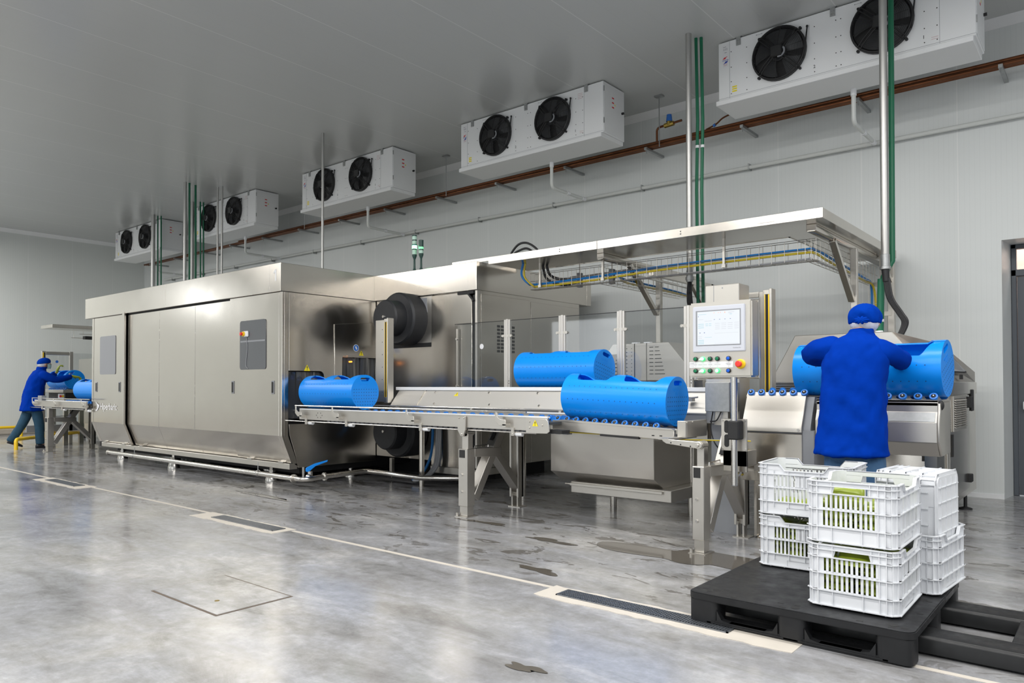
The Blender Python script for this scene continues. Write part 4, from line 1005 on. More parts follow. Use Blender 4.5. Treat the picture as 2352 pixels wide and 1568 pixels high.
m = MB(); m.tube(smoothpath([(-2.60, 5.72, 1.03), (-2.61, 5.70, .90), (-2.56, 5.66, .78), (-2.50, 5.68, .70)], 5), .006, 6); m.tube(smoothpath([(-2.53, 5.72, 1.03), (-2.56, 5.70, .96), (-2.62, 5.71, .95)], 5), .006, 6); m.build('cable', RUBBER, t)
# ---------------------------------------------------------------- unloading station with support wheels
def wheel_row(par, xs, y, z, s, par_ax=(0, .80, .60), k=1.0):
    for x in xs:
        ax = Vector((0, s*par_ax[1], par_ax[2])); c = Vector((x, y, z))
        m = MB(); m.lathe([(.016*k, -.011), (.0265*k, -.010), (.0285*k, 0), (.0265*k, .010), (.016*k, .011)], c, ax, 18); m.build('support_wheel', BLUEW, par)
        m = MB(); m.lathe([(.017*k, .004), (.0165*k, .012), (.012*k, .016), (.006*k, .017)], c, ax, 14); m.build('wheel_hub', RUBBER, par)
        m = MB(); m.lathe([(.0055*k, .016), (.004*k, .0185)], c, ax, 8); m.build('hub_pin', POLISH, par)
st = thing('transfer_station', 'boxy steel transfer unit with six blue wheels right of the operator panel', 'station', (-2.15, 6.2, 0))
m = MB(); m.prism([(5.845, 1.172), (5.86, 1.19), (5.95, 1.17), (5.95, 1.155), (5.83, 1.155)], 'x', -2.36, -1.90); m.build('wheel_rail', STEELF, st)
wheel_row(st, [-2.325+.0845*i for i in range(6)], 5.845, 1.188, -1)
wheel_row(st, [-2.28+.0845*i for i in range(5)], 6.20, 1.20, 1)
m = MB(); m.prism([(5.83, 1.165), (5.715, .925), (5.715, .885), (5.735, .885), (5.735, .92), (5.85, 1.16)], 'x', -2.355, -1.885); m.bevel(.002); cv = m.build('sloping_cover', STEELM, st)
m = MB()
for x in (-2.32, -1.91): nut(m, (x, 5.715, .905), (0, -1, 0), .011, .008)
m.build('cover_screw', POLISH, cv)
m = MB(); m.prism([(5.86, 1.155), (5.75, .92), (5.75, .87), (6.25, .87), (6.25, 1.155)], 'x', -2.34, -1.83); m.build('inner_box', GREYP, st)
m = MB(); m.box(-2.36, 5.72, .49, -1.885, 6.3, .872); m.bevel(.004); m.build('lower_box', STEEL, st)
m = MB(); m.box(-1.885, 5.735, .50, -1.80, 6.3, .90); m.build('side_box', GREYP, st)
m = MB()
for z in (1.11, .96): m.cyl((-1.90, 5.90, z), (-1.50, 5.90, z), .013, n=10)
m.cyl((-1.845, 5.87, .90), (-1.845, 5.87, 1.16), .006, n=8)
m.build('guide_rod', POLISH, st)
m = MB()
for x in (-2.28, -1.97):
    m.box(x-.05, 5.9, .02, x-.03, 5.97, .5); m.box(x+.03, 5.9, .02, x+.05, 5.97, .5); m.box(x-.05, 5.95, .02, x+.05, 5.97, .5)
m.build('leg', STEEL, st)
for x in (-2.28, -1.97):
    m = MB(); m.lathe([(.05, 0), (.05, .008), (.03, .02)], (x, 5.935, 0), n=14); m.build('levelling_foot', POLISH, st)
m = MB(); m.tube(smoothpath([(-2.36, 5.74, .85), (-2.39, 5.72, .72), (-2.42, 5.70, .62), (-2.40, 5.69, .55), (-2.35, 5.71, .53)], 6), .007, 6); m.build('yellow_cable', CABLEYEL, st)
m = MB(); m.tube(smoothpath([(-2.345, 5.73, .86), (-2.37, 5.71, .75), (-2.40, 5.69, .65)], 6), .009, 6); m.build('grey_cable', CABLEGRY, st)
m = MB(); m.ring((-2.39, 5.69, .56), (.4, -1, 0), .035, .008, 18, 6); m.ring((-2.385, 5.685, .55), (.5, -1, .2), .030, .008, 18, 6); m.build('cable_coil', CABLEGRY, st)
m = MB(); m.ring((-2.375, 5.705, .68), (0, 0, 1), .017, .004, 10, 4); m.ring((-2.36, 5.715, .76), (0, 0, 1), .017, .004, 10, 4); m.build('cable_tie', RUBBER, st)

wt = thing('loading_table', 'steel loading table with wheels on which the near worker fills a basket', 'table', (-1.4, 6.0, 0))
m = MB(); m.box(-1.80, 5.80, 1.125, -.985, 6.25, 1.142); m.prism([(5.80, 1.142), (5.80, 1.10), (5.815, 1.10), (5.815, 1.142)], 'x', -1.80, -.985); m.bevel(.003); m.build('wheel_rail', STEELF, wt)
wheel_row(wt, [-1.70+.0975*i for i in range(8)], 5.835, 1.165, -1)
wheel_row(wt, [-1.70+.0975*i for i in range(8)], 6.21, 1.165, 1)
m = MB(); m.prism([(5.80, 1.125), (5.80, 1.06), (5.765, .985), (5.765, .845), (5.86, .745), (6.26, .745), (6.26, 1.125)], 'x', -1.80, -.985); m.bevel(.004); bd = m.build('hopper_body', STEELM, wt, smooth=10)
m = MB(); m.prism([(5.797, 1.055), (5.767, .992), (5.764, .992), (5.794, 1.055)], 'x', -1.79, -1.0); m.build('inset_panel', GREYP if False else GALV, bd)
m = MB(); m.prism([(5.79, 1.12), (5.76, .98), (5.76, .85), (5.85, .75), (5.95, .75), (5.95, 1.12)], 'x', -.985, -.97); m.bevel(.003); m.build('end_cheek', STEELF, wt)
m = MB(); m.ball((-.975, 5.84, 1.105), .022, .02, .035, 10, 8); m.build('rubber_stop', RUBBER, wt)
m = MB()
for x in (-1.72, -1.08): m.box(x-.04, 6.06, .0, x+.04, 6.14, .75)
m.build('pedestal', STEEL, wt)

# ---------------------------------------------------------------- intensifier cabinets by the wall
cb = thing('pump_cabinet', 'dark-sided steel cabinet with sloping hood and louvred door near the grey exit door', 'cabinet', (-1.9, 8.1, 0))
CX0, CX1, CY0, CY1 = -2.62, -1.2, 7.05, 9.10
m = MB(); m.box(CX0, CY0, .15, CX1, CY1, 1.27); m.bevel(.005); m.build('body', STEEL, cb)
m = MB(); m.box(CX0-.01, CY0-.012, 1.155, CX1+.012, CY1+.012, 1.275); m.bevel(.004); m.build('collar_band', STEEL, cb)
# hood: inward sloping sides, lower at the back
A = [(CX0, CY0, 1.275), (CX1, CY0, 1.275), (CX1, CY1, 1.275), (CX0, CY1, 1.275)]
B = [(-2.38, CY0+.0, 1.715), (-1.55, CY0+.0, 1.715), (-1.33, 8.05, 1.64), (-2.45, 8.05, 1.64)]
C_ = [(CX0, CY1, 1.385), (CX1, CY1, 1.385)]
m = MB(); bm = m.bm
va = [bm.verts.new(p) for p in A]; vb = [bm.verts.new(p) for p in B]; vc = [bm.verts.new(p) for p in C_]
for f in ((va[0], va[1], vb[1], vb[0]), (va[1], va[2], vc[1], vb[2], vb[1]), (vb[0], vb[1], vb[2], vb[3]), (vb[3], vb[2], vc[1], vc[0]), (vc[0], vc[1], va[2], va[3]), (va[0], vb[0], vb[3], vc[0], va[3])): bm.faces.new(f)
m.bevel(.006); hood = m.build('hood', STEELF, cb, smooth=20)
def on_side(y, z):   # point on the right hood slope
    t = (z-1.275)/(1.66-1.275); return Vector((CX1-(.15+.2*max(0, min(1, (8.05-y)/1.0)))*t*.72+.004, y, z))
wp = [(7.55, 1.575), (7.95, 1.565), (8.12, 1.53), (8.72, 1.375), (8.60, 1.365), (7.75, 1.36), (7.55, 1.42)]
m = MB(); m.poly([on_side(y, z)+Vector((.004, 0, 0)) for y, z in wp]); m.build('window_seal', RUBBER, hood, smooth=0)
cx_, cz_ = sum(p[0] for p in wp)/7, sum(p[1] for p in wp)/7
m = MB(); m.poly([on_side(cx_+(y-cx_)*.90, cz_+(z-cz_)*.84)+Vector((.007, 0, 0)) for y, z in wp]); m.build('hood_window', PANEDIFF, hood, smooth=0)
m = MB(); m.box(CX1, 7.53, .22, CX1+.010, 8.62, 1.145); m.bevel(.003); dr_ = m.build('side_door', STEEL, cb)
m = MB(); m.box(CX1+.010, 7.66, .82, CX1+.022, 8.36, 1.145); m.bevel(.003); m.build('louvre_frame', STEELF, dr_)
m = MB(); m.box(CX1+.0215, 7.70, .85, CX1+.0225, 8.32, 1.12); m.build('louvre_recess', DARK, dr_, smooth=0)
m = MB()
for i in range(13): m.prism([(CX1+.0225, .857+.0205*i), (CX1+.034, .850+.0205*i), (CX1+.034, .859+.0205*i), (CX1+.0225, .867+.0205*i)], 'y', 7.70, 8.0); m.prism([(CX1+.0225, .857+.0205*i), (CX1+.034, .850+.0205*i), (CX1+.034, .859+.0205*i), (CX1+.0225, .867+.0205*i)], 'y', 8.015, 8.32)
m.build('louvre', STEELF, dr_, smooth=0)
m = MB(); m.box(CX1+.010, 7.60, .60, CX1+.02, 7.66, .80); m.build('door_slot', SIGNBLK, dr_, smooth=0)
m = MB(); m.box(CX1, 7.40, .18, CX1+.012, 7.50, 1.26); m.bevel(.003); m.build('corner_post', STEELF, cb)
m = MB(); m.box(CX1+.005, 8.50, 1.02, CX1+.04, 8.66, 1.13); m.box(CX1+.005, 8.52, .28, CX1+.04, 8.62, .36); m.box(CX1+.005, 8.72, .98, CX1+.02, 8.86, 1.20); m.bevel(.006); m.build('door_hinge', RUBBER, cb)
m = MB(); m.box(CX1+.011, 8.05, 1.30, CX1+.02, 8.2, 1.345); m.build('latch', RUBBER, cb)
m = MB(); m.box(CX0+.1, CY0-.012, .22, CX1-.55, CY0-.002, 1.13); m.box(CX1-.53, CY0-.012, .22, CX1-.05, CY0-.002, 1.13); m.bevel(.003); m.build('front_door', STEEL, cb)
m = MB(); m.box(CX1-.12, CY0-.02, .60, CX1-.09, CY0-.011, .78); m.build('door_slot', SIGNBLK, cb, smooth=0)
m = MB()
for i in range(5): m.box(CX0, CY0-.014, 1.165+.022*i, -1.9, CY0-.011, 1.175+.022*i)
m.build('front_louvre', DARK, cb, smooth=0)
for y in (7.2, 8.60):
    for x in (CX1-.03, CX0+.06):
        m = MB(); m.lathe([(.062, 0), (.06, .014), (.02, .026), (.016, .03), (.016, .155)], (x, y, 0), n=14); m.build('levelling_foot', RUBBER, cb)

c2 = thing('slotted_cabinet', 'steel cabinet with slotted sloping hood behind the clear guard panes', 'cabinet', (-4.3, 7.9, 0))
HYF = 7.55
m = MB(); m.box(-4.95, HYF+.01, .1, -3.55, 8.7, 1.30); m.bevel(.005); m.build('body', STEEL, c2)
m = MB(); m.prism([(-5.05, 1.30), (-4.70, 1.737), (-3.96, 1.737), (-3.60, 1.30)], 'y', HYF, 8.6); m.bevel(.005); h_ = m.build('hood', STEELC, c2)
m = MB(); m.box(-4.385, HYF-.004, 1.30, -4.235, HYF, 1.725); m.box(-4.41, HYF-.003, 1.2, -4.405, HYF, 1.735); m.bevel(.001); m.build('hood_strip', STEELC, h_)
m = MB(); m.box(-4.405, HYF-.0045, 1.28, -4.397, HYF-.001, 1.735); m.box(-4.245, HYF-.0055, 1.28, -4.238, HYF-.001, 1.735)
for i in range(8):
    z = 1.682-.044*i
    m.box(-4.205, HYF-.003, z, -4.155, HYF+.001, z+.007); m.box(-4.135, HYF-.003, z, -4.085+.011*i, HYF+.001, z+.007)
    m.box(-4.56, HYF-.003, z-.008, -4.50, HYF+.001, z-.001); m.box(-4.62-.012*i, HYF-.003, z-.008, -4.575, HYF+.001, z-.001); m.box(-4.445, HYF-.003, z-.008, -4.438, HYF+.001, z-.001)
m.build('vent_slot', DARK, h_, smooth=0)
m = MB()
for x in (-4.41, -4.25): m.box(x-.03, HYF, 1.735, x+.05, HYF+.06, 1.748)
m.build('lifting_tab', WHITEPL, h_)
m = MB(); m.tube(smoothpath([(-3.60, 7.9, 2.0), (-3.70, 7.85, 1.90), (-3.72, 7.8, 1.80), (-3.69, 7.75, 1.72)], 5), .012, 7); m.build('hose', CABLEGRY, c2)
m = MB(); m.tube(smoothpath([(-3.50, 7.9, 1.92), (-3.60, 7.85, 1.86), (-3.63, 7.8, 1.76), (-3.62, 7.75, 1.70)], 5), .022, 8); m.build('hose', CABLEGRY, c2)

# ---------------------------------------------------------------- service canopy (stainless tray roof) with arms and posts
cn = thing('service_canopy', 'long stainless steel canopy tray running from the machine and turning back to the wall', 'canopy', (-4, 7, 2.7))
CZ0, CZ1 = 2.735, 2.822
def tray(xa, ya, xb, yb, nm):
    m = MB(); m.box(xa, ya, CZ0+.004, xb, yb, CZ0+.012); return m
m = MB(); m.box(-5.95, 6.76, CZ0, -2.04, 7.46, CZ0+.012); m.box(-2.56, 7.46, CZ0, -2.04, 9.5, CZ0+.012); m.build('tray_floor', STEEL, cn, smooth=0)
m = MB(); m.box(-5.98, 6.745, CZ0-.004, -4.40, 6.76, CZ1); m.box(-6.6, 6.745, 2.775, -5.98, 6.76, CZ1); m.box(-4.394, 6.745, CZ0-.004, -2.035, 6.76, CZ1); m.bevel(.002); m.build('front_edge', STEEL, cn)
m = MB(); m.box(-2.04, 6.745, CZ0-.004, -2.026, 9.5, CZ1); m.bevel(.002); m.build('right_edge', STEEL, cn)
m = MB(); m.box(-5.98, 7.46, CZ0-.004, -2.56, 7.474, CZ1); m.box(-2.574, 7.46, CZ0-.004, -2.56, 9.5, CZ1); m.build('back_edge', STEEL, cn)
m = MB()
for x in (-4.9, -3.4): 
    for z in (2.765, 2.79): m.disc((x, 6.7445, z), (0, -1, 0), .007, 8)
m.box(-2.62, 6.744, 2.755, -2.45, 6.745, 2.757); m.box(-2.32, 6.744, 2.775, -2.18, 6.745, 2.777)
m.build('edge_screw', DARK, cn, smooth=0)
for x in (-4.52, -2.20):
    m = MB(); m.prism([(x-.045, CZ0), (x-.045, CZ0-.06), (x-.035, CZ0-.07), (x+.035, CZ0-.07), (x+.045, CZ0-.06), (x+.045, CZ0)], 'y', 6.98 if x > -3 else 7.0, 9.55); m.bevel(.004); m.build('support_arm', STEEL, cn)
for x in (-4.43, -2.15):
    m = MB(); m.box(x-.032, 8.17, 1.62, x+.032, 8.235, CZ0-.06); m.bevel(.004); m.build('post', STEELF, cn)
    m = MB(); m.bar((x-.02, 7.52, CZ0-.07), (x-.02, 8.17, 2.13), .06, .05, (0, 1, 0)); m.bevel(.003); m.build('diagonal_brace', STEEL, cn)
m = MB(); m.box(-2.40, 8.9, 2.40, -2.32, 8.95, CZ0); m.box(-2.14, 9.2, 2.40, -2.07, 9.25, CZ0); m.build('hanger', STEELF, cn)
m = MB(); m.box(-2.09, 9.34, 1.45, -2.02, 9.41, CZ0); m.bevel(.004); m.build('post', STEELF, cn)
m = MB(); m.bar((-2.06, 9.36, 2.45), (-2.06, 9.0, 2.62), .04, .05); m.box(-2.25, 9.33, 2.05, -2.05, 9.36, 2.10); m.box(-2.25, 9.33, 2.40, -2.05, 9.36, 2.45); m.build('strut', STEELF, cn)
# second frame under the canopy near the wall
m = MB(); m.box(-4.16, 7.46, 2.50, -4.10, 9.5, 2.56); m.box(-4.16, 9.0, 1.62, -4.10, 9.06, 2.56); m.bar((-4.13, 9.0, 2.1), (-4.13, 8.5, 2.5), .045, .045); m.build('rear_frame', STEEL, cn)
# wire cable tray hung below
ct = thing('wire_cable_tray', 'wire mesh cable tray hung under the canopy', 'cable tray', (-4, 7.2, 2.4))
def wire_tray(pa, pb, side, w=.10, h=.20, step=.125):
    """open wire tray from pa to pb; side = unit vector across"""
    pa, pb, sv = Vector(pa), Vector(pb), Vector(side); d = (pb-pa); L = d.length; d = d.normalized(); m = MB()
    for off, z in ((0, h), (0, h*.5), (0, 0), (w*.5, 0), (w, 0), (w, h*.5), (w, h)): m.tube([pa+sv*off+Vector((0, 0, z)), pb+sv*off+Vector((0, 0, z))], .0032, 5)
    for i in range(int(L/step)+1):
        q = pa+d*min(L, i*step); m.tube([q+Vector((0, 0, h)), q, q+sv*w, q+sv*w+Vector((0, 0, h))], .0032, 5)
    return m
wire_tray((-5.62, 7.12, 2.425), (-2.20, 7.12, 2.425), (0, 1, 0)).build('front_run', STEELF, ct)
wire_tray((-2.20, 7.12, 2.425), (-2.20, 9.36, 2.425), (-1, 0, 0)).build('side_run', STEELF, ct)
wire_tray((-4.66, 7.22, 2.425), (-4.66, 9.2, 2.425), (1, 0, 0), w=.28).build('branch_run', STEELF, ct)
m = MB()
for i in range(10): m.tube([(-2.30, 9.36, 2.42-.11*i), (-2.20, 9.36, 2.42-.11*i)], .003, 4)
for x in (-2.30, -2.20): m.tube([(x, 9.36, 2.44), (x, 9.36, 1.4)], .003, 4)
m.build('drop_run', STEELF, ct)
for x in (-5.45, -4.55, -3.10):
    m = MB(); m.box(x-.012, 7.09, 2.45, x+.012, 7.115, CZ0); m.box(x-.02, 7.085, 2.44, x+.02, 7.12, 2.47); m.build('hanger_strap', STEELF, ct)
def cable(path, r, mt, label, nm='cable'):
    o = MB().tube(smoothpath(path, 6), r, 7).build(nm, mt); return tag(o, label, 'cable', None)
cable([(-5.62, 6.98, 2.735), (-5.66, 7.0, 2.60), (-5.60, 7.05, 2.50), (-5.52, 7.13, 2.487), (-4.7, 7.14, 2.50), (-4.3, 7.14, 2.515), (-3.8, 7.14, 2.53), (-2.9, 7.14, 2.535), (-2.35, 7.14, 2.535), (-2.24, 7.22, 2.535), (-2.25, 7.8, 2.52), (-2.25, 9.0, 2.46), (-2.26, 9.33, 2.40), (-2.26, 9.34, 1.9), (-2.24, 9.33, 1.5)], .013, CABLEBLU, 'blue cable lying in the wire tray under the canopy')
cable([(-5.60, 7.0, 2.735), (-5.63, 7.02, 2.58), (-5.55, 7.08, 2.47), (-5.48, 7.145, 2.458), (-4.7, 7.15, 2.465), (-4.3, 7.15, 2.48), (-3.8, 7.15, 2.497), (-2.9, 7.15, 2.505), (-2.35, 7.15, 2.505), (-2.25, 7.24, 2.505), (-2.27, 7.8, 2.49), (-2.27, 9.0, 2.44), (-2.23, 9.34, 2.36), (-2.22, 9.35, 1.8), (-2.25, 9.33, 1.45)], .012, CABLEYEL, 'yellow cable beside the blue one in the wire tray')
cable([(-4.3, 7.16, 2.432), (-3.2, 7.16, 2.432), (-2.35, 7.17, 2.445), (-2.26, 7.25, 2.44), (-2.27, 8.6, 2.43)], .009, CABLEGRY, 'grey cable at the bottom of the wire tray')
cable([(-4.45, 7.30, 2.49), (-4.50, 7.6, 2.49), (-4.50, 8.6, 2.48), (-4.5, 9.1, 2.46)], .013, CABLEBLU, 'blue cable in the tray branch running back to the wall')
cable([(-4.43, 7.30, 2.455), (-4.48, 7.6, 2.45), (-4.48, 8.6, 2.45), (-4.48, 9.1, 2.44)], .012, CABLEYEL, 'yellow cable in the tray branch running back to the wall')
# black hoses: loop over the canopy, pipes under it
for i, (dx, top, l) in enumerate(((0, 2.985, 'taller black hose arching over the left end of the canopy'), (.05, 2.915, 'lower black hose arching over the left end of the canopy'))):
    cable([(-5.86+dx, 7.0, 2.74), (-5.84+dx, 7.0, 2.86), (-5.72+dx*.6, 7.0, top-.01), (-5.58+dx*.2, 7.0, top), (-5.44, 7.0, top-.08), (-5.36, 7.0, 2.80), (-5.33, 7.0, 2.74)], .014, CABLEBLK, l, 'black_hose')
cable([(-5.5, 7.3, 2.735), (-5.47, 7.33, 2.62), (-5.36, 7.38, 2.56), (-5.2, 7.40, 2.55)], .017, CABLEBLK, 'upper black hose bending from the canopy to the steel tubes', 'black_hose')
cable([(-5.56, 7.3, 2.735), (-5.53, 7.34, 2.58), (-5.38, 7.40, 2.50), (-5.2, 7.42, 2.49)], .017, CABLEBLK, 'lower black hose bending from the canopy to the steel tubes', 'black_hose')
for i, (z, l) in enumerate(((2.565, 'upper of two steel tubes clamped under the canopy'), (2.50, 'lower of two steel tubes clamped under the canopy'))):
    t = thing('high_pressure_tube', l, 'pipe', (-4.7, 7.4, z), 'steel tubes under the canopy')
    MB().tube([(-5.2, 7.41, z), (-4.45, 7.41, z+.02)]+arc((-4.45, 7.53, z+.02), (0, -1, 0), (1, 0, 0), .12, 0, pi/2, 6)[1:]+[(-4.33, 9.2, z+.0)], .011, 8).build('tube', POLISH, t)
    MB().cyl((-5.21, 7.41, z), (-5.12, 7.41, z+.002), .02, n=10).build('fitting', GALV, t)
for x in (-5.08, -4.62):
    t = thing('tube_clamp', 'grey upright clamp holding the steel tubes, %s one' % ('left' if x < -5 else 'right'), 'clamp', (x, 7.4, 2.45))
    MB().box(x-.028, 7.38, 2.44, x+.028, 7.44, 2.615).bevel(.004).build('block', GREYP, t); MB().cyl((x, 7.41, 2.61), (x, 7.41, CZ0), .006, n=6).build('rod', STEELF, t)

# ---------------------------------------------------------------- ceiling conduits in front of the canopy
t = thing('steel_conduit', 'steel conduit from the ceiling behind the operator panel, ending in black cables', 'conduit', (-3.775, 7.71, 2.45))
MB().cyl((-3.775, 7.71, 2.46), (-3.775, 7.71, ZC), .033, n=18).build('pipe', POLEM, t)
MB().cyl((-3.775, 7.71, 2.42), (-3.775, 7.71, 2.55), .038, n=18).cyl((-3.775, 7.71, 2.44), (-3.775, 7.71, 2.475), .047, n=18).build('gland', GALV, t)
m = MB()
for i in range(4):
    a = i*1.5; m.tube(smoothpath([(-3.775+.014*math.cos(a), 7.71+.014*math.sin(a), 2.44), (-3.775+.02*math.cos(a), 7.70, 2.28), (-3.74+.02*math.cos(a), 7.66, 2.14), (-3.64+.03*i, 7.55, 2.09), (-3.5, 7.45, 2.085)], 6), .013, 7)
m.build('cable_bundle', CABLEBLK, t)
t = thing('steel_conduit', 'thick steel conduit from the ceiling before the right canopy end, above the near worker', 'conduit', (-1.74, 7.71, 2.42))
MB().cyl((-1.742, 7.71, 2.42), (-1.742, 7.71, ZC), .036, n=20).build('pipe', POLEM, t)
MB().cyl((-1.742, 7.71, 2.38), (-1.742, 7.71, 2.50), .041, n=18).cyl((-1.742, 7.71, 2.355), (-1.742, 7.71, 2.385), .05, n=18).bevel(.002).build('gland', GALV, t)
m = MB(); m.cyl((-1.742, 7.71, 2.36), (-1.735, 7.71, 2.24), .036, .03, n=12)
for i in range(4):
    m.tube(smoothpath([(-1.75+.012*i, 7.71, 2.27), (-1.72+.012*i, 7.71, 2.08), (-1.64+.012*i, 7.73, 1.93), (-1.60+.012*i, 7.74, 1.84), (-1.64+.010*i, 7.74, 1.72), (-1.72-.02*(i % 2)+.014*i, 7.76, 1.60), (-1.80+.05*i-.05*(i % 2), 7.78, 1.50)], 6), .015, 7)
m.build('cable_bundle', CABLEBLK, t)
for (x, y, z0, z1, r, l) in ((-3.745, 7.86, 2.0, ZC, .019, 'left green pipe beside the ceiling conduit behind the operator panel'), (-3.69, 7.88, 2.0, ZC, .019, 'right green pipe beside the ceiling conduit behind the operator panel')):
    t = thing('green_pipe', l, 'pipe', (x, y, z0), 'green pipes from the ceiling')
    MB().tube([(x, y, z0), (x-.012, y, 3.5), (x+.005, y, 4.3), (x-.01, y, z1)], r, 10).build('pipe', GREENP, t); MB().cyl((x, y, 3.98), (x, y, 4.01), r+.004, n=12).build('joint_ring', WHITEPL, t)
t = thing('green_pipe', 'green pipe hugging the thick conduit above the near worker', 'pipe', (-1.70, 7.85, 1.5), 'green pipes from the ceiling')
MB().tube([(-1.70, 7.85, ZC), (-1.71, 7.85, 2.45), (-1.78, 7.80, 2.30), (-1.805, 7.8, 2.1), (-1.825, 7.8, 1.40)], .026, 12).build('pipe', GREENP, t)
MB().tube([(-1.80, 7.8, 2.28), (-1.825, 7.8, 1.40)], .033, 12).build('lower_sleeve', GREENP, t)
MB().cyl((-1.82, 7.8, 1.74), (-1.821, 7.8, 1.775), .039, n=14).cyl((-1.815, 7.8, 1.86), (-1.816, 7.8, 1.885), .039, n=14).build('clamp', WHITEPL, t)

# ---------------------------------------------------------------- operator panel
op = thing('operator_panel', 'stainless operator panel with lit touchscreen and buttons on a round post', 'control panel', (-2.3, 5.3, .5))
PX0, PX1, PYF, PZ0, PZ1 = -2.555, -2.062, 5.2, 1.307, 1.873
m = MB(); m.box(PX0, PYF, PZ0, PX1, PYF+.135, PZ1); m.bevel(.012, 2); m.build('enclosure', STEELF, op)
m = MB(); m.box(PX0-.006, PYF+.128, PZ0-.012, PX1+.006, PYF+.15, PZ1+.012); m.bevel(.006); m.build('rear_flange', STEEL, op)
U = lambda a: PX0+a*(PX1-PX0); V = lambda b: PZ0+b*(PZ1-PZ0)
m = MB(); m.box(U(.075), PYF-.012, V(.335), U(.905), PYF+.012, V(.945)); m.bevel(.005, 2); sc = m.build('screen_frame', BEZEL, op)
m = MB(); m.box(U(.128), PYF-.013, V(.418), U(.845), PYF-.0115, V(.888)); m.build('screen_rim', GREYP, sc, smooth=0)
m = MB(); m.box(U(.155), PYF-.0145, V(.43), U(.828), PYF-.0125, V(.872)); m.build('screen', SCREEN, sc, smooth=0)
def smarks(rects, nm, mt):
    m = MB()
    for a, b, w, h in rects:
        x = U(.155+.673*a); z = V(.43+.442*b); m.box(x, PYF-.0155, z, x+w*(U(.828)-U(.155)), PYF-.0145, z+h*(V(.872)-V(.43)))
    m.build(nm, mt, sc, smooth=0)
smarks([(.02, .62, .14, .018), (.02, .565, .14, .018), (.02, .51, .14, .018), (.20, .62, .06, .016), (.28, .62, .06, .016), (.20, .57, .06, .016), (.28, .57, .06, .016), (.02, .13, .14, .02), (.02, .08, .14, .02), (.02, .03, .14, .02), (.18, .22, .17, .010), (.02, .91, .20, .012), (.77, .88, .06, .015)], 'screen_text', SCRBLUE)
smarks([(.43+.15*i, .625-.055*j, .11, .010) for i in range(4) for j in range(4)]+[(.02, .76, .13, .01), (.18, .71, .17, .01), (.02, .25, .09, .01), (.02, .20, .09, .01), (.42, .335, .55, .006), (.42, .03, .55, .006), (.74, .94, .14, .012), (.74, .91, .08, .01)], 'screen_lines', SCRGREY)
smarks([(.40, .742, .025, .014), (.525, .742, .025, .014), (.65, .742, .025, .014), (.775, .742, .025, .014), (.055, .355, .02, .024), (.16, .355, .02, .024), (.02, .85, .015, .02)], 'screen_marks', SCRDARK)
smarks([(.65, .935, .02, .025), (.40, .94, .014, .016), (.50, .94, .014, .016), (.55, .94, .014, .016)], 'screen_alarm', SCRRED)
m = MB(); m.text('PanelView Plus', .010, (U(.72), PYF-.0125, V(.378)), (1, 0, 0), (0, 0, 1), .0003); m.build('maker_mark', SIGNGREY, sc, smooth=0)
def button(a, b, mt, selector=False, lit=False):
    x, z = U(a), V(b)
    m = MB(); m.lathe([(.0175, 0), (.0175, .006), (.0165, .014), (.0125, .016), (.0125, .012)], (x, PYF, z), (0, -1, 0), 18); o = m.build('push_button', mt if (selector or lit) else RUBBER, op)
    m = MB(); m.lathe([(.0125, .010), (.0125, .017), (.010, .019), (.001, .019)], (x, PYF, z), (0, -1, 0), 16)
    if selector:
        m.prism([(x-.027, z-.008), (x+.004, z-.009), (x+.010, z+.008), (x-.004, z+.011)], 'y', PYF-.026, PYF-.012)
    m.build('button_lens', GRNCORE if lit else mt, o)
for b, lits in ((.245, (0, 1, 0, 0)), (.085, (0, 1, 0, 1))):
    for i, a in enumerate((.115, .233, .351, .468)):
        L_ = lits[i]; button(a, b, GRNLIT if L_ else GRNBTN, selector=(i == 1), lit=bool(L_))
    button(.645, b, BLUBTN)
m = MB(); m.box(U(.008), PYF-.002, V(.128), U(.712), PYF+.001, V(.207)); lp_ = m.build('legend_plate', SIGNWHITE, op, smooth=0)
m = MB()
for body, a, b in (('LOADING', .05, .189), ('CONTROL', .05, .178), ('UNLOADING', .05, .163), ('CONTROL', .05, .139), ('RESET', .115, .164), ('MANUAL', .188, .164), ('0', .234, .164), ('AUTO', .272, .164), ('RELEASE', .351, .164), ('CYCLE START', .468, .164), ('EMERGENCY', .645, .172), ('RELEASE', .645, .160)):
    m.text(body, .0078, (U(a), PYF-.0022, V(b)), (1, 0, 0), (0, 0, 1), .0002, 'CENTER')
for a in (.115, .233, .351, .468, .645):
    for b in (.186, .136): m.box(U(a)-.0007, PYF-.0026, V(b), U(a)+.0007, PYF-.002, V(b)+.009)
m.build('legend_text', SIGNGREY, op, smooth=0)
m = MB(); m.lathe([(.036, 0), (.036, .008), (.030, .014), (.014, .016)], (U(.83), PYF, V(.168)), (0, -1, 0), 24); es = m.build('emergency_stop_collar', YELLOW, op)
m = MB(); m.lathe([(.013, .012), (.013, .03), (.0235, .034), (.024, .050), (.018, .056), (.001, .057)], (U(.83), PYF, V(.168)), (0, -1, 0), 20); m.build('emergency_stop_knob', RED, es)
m = MB(); m.cyl((-2.215, 5.24, .51), (-2.215, 5.24, PZ0), .0245, n=20); m.build('post', POLISH, op)
m = MB(); m.cyl((-2.215, 5.24, .505), (-2.215, 5.24, .512), .0225, n=20); m.build('post_cap', GREYP, op)
m = MB(); m.box(-2.255, 5.205, .845, -2.170, 5.30, .985); m.bevel(.008); m.build('clamp_block', RUBBER, op)
m = MB(); m.box(-2.345, 5.30, .755, -2.145, 5.312, .995); m.bevel(.003); mp_ = m.build('mounting_plate', STEELF, op)
m = MB()
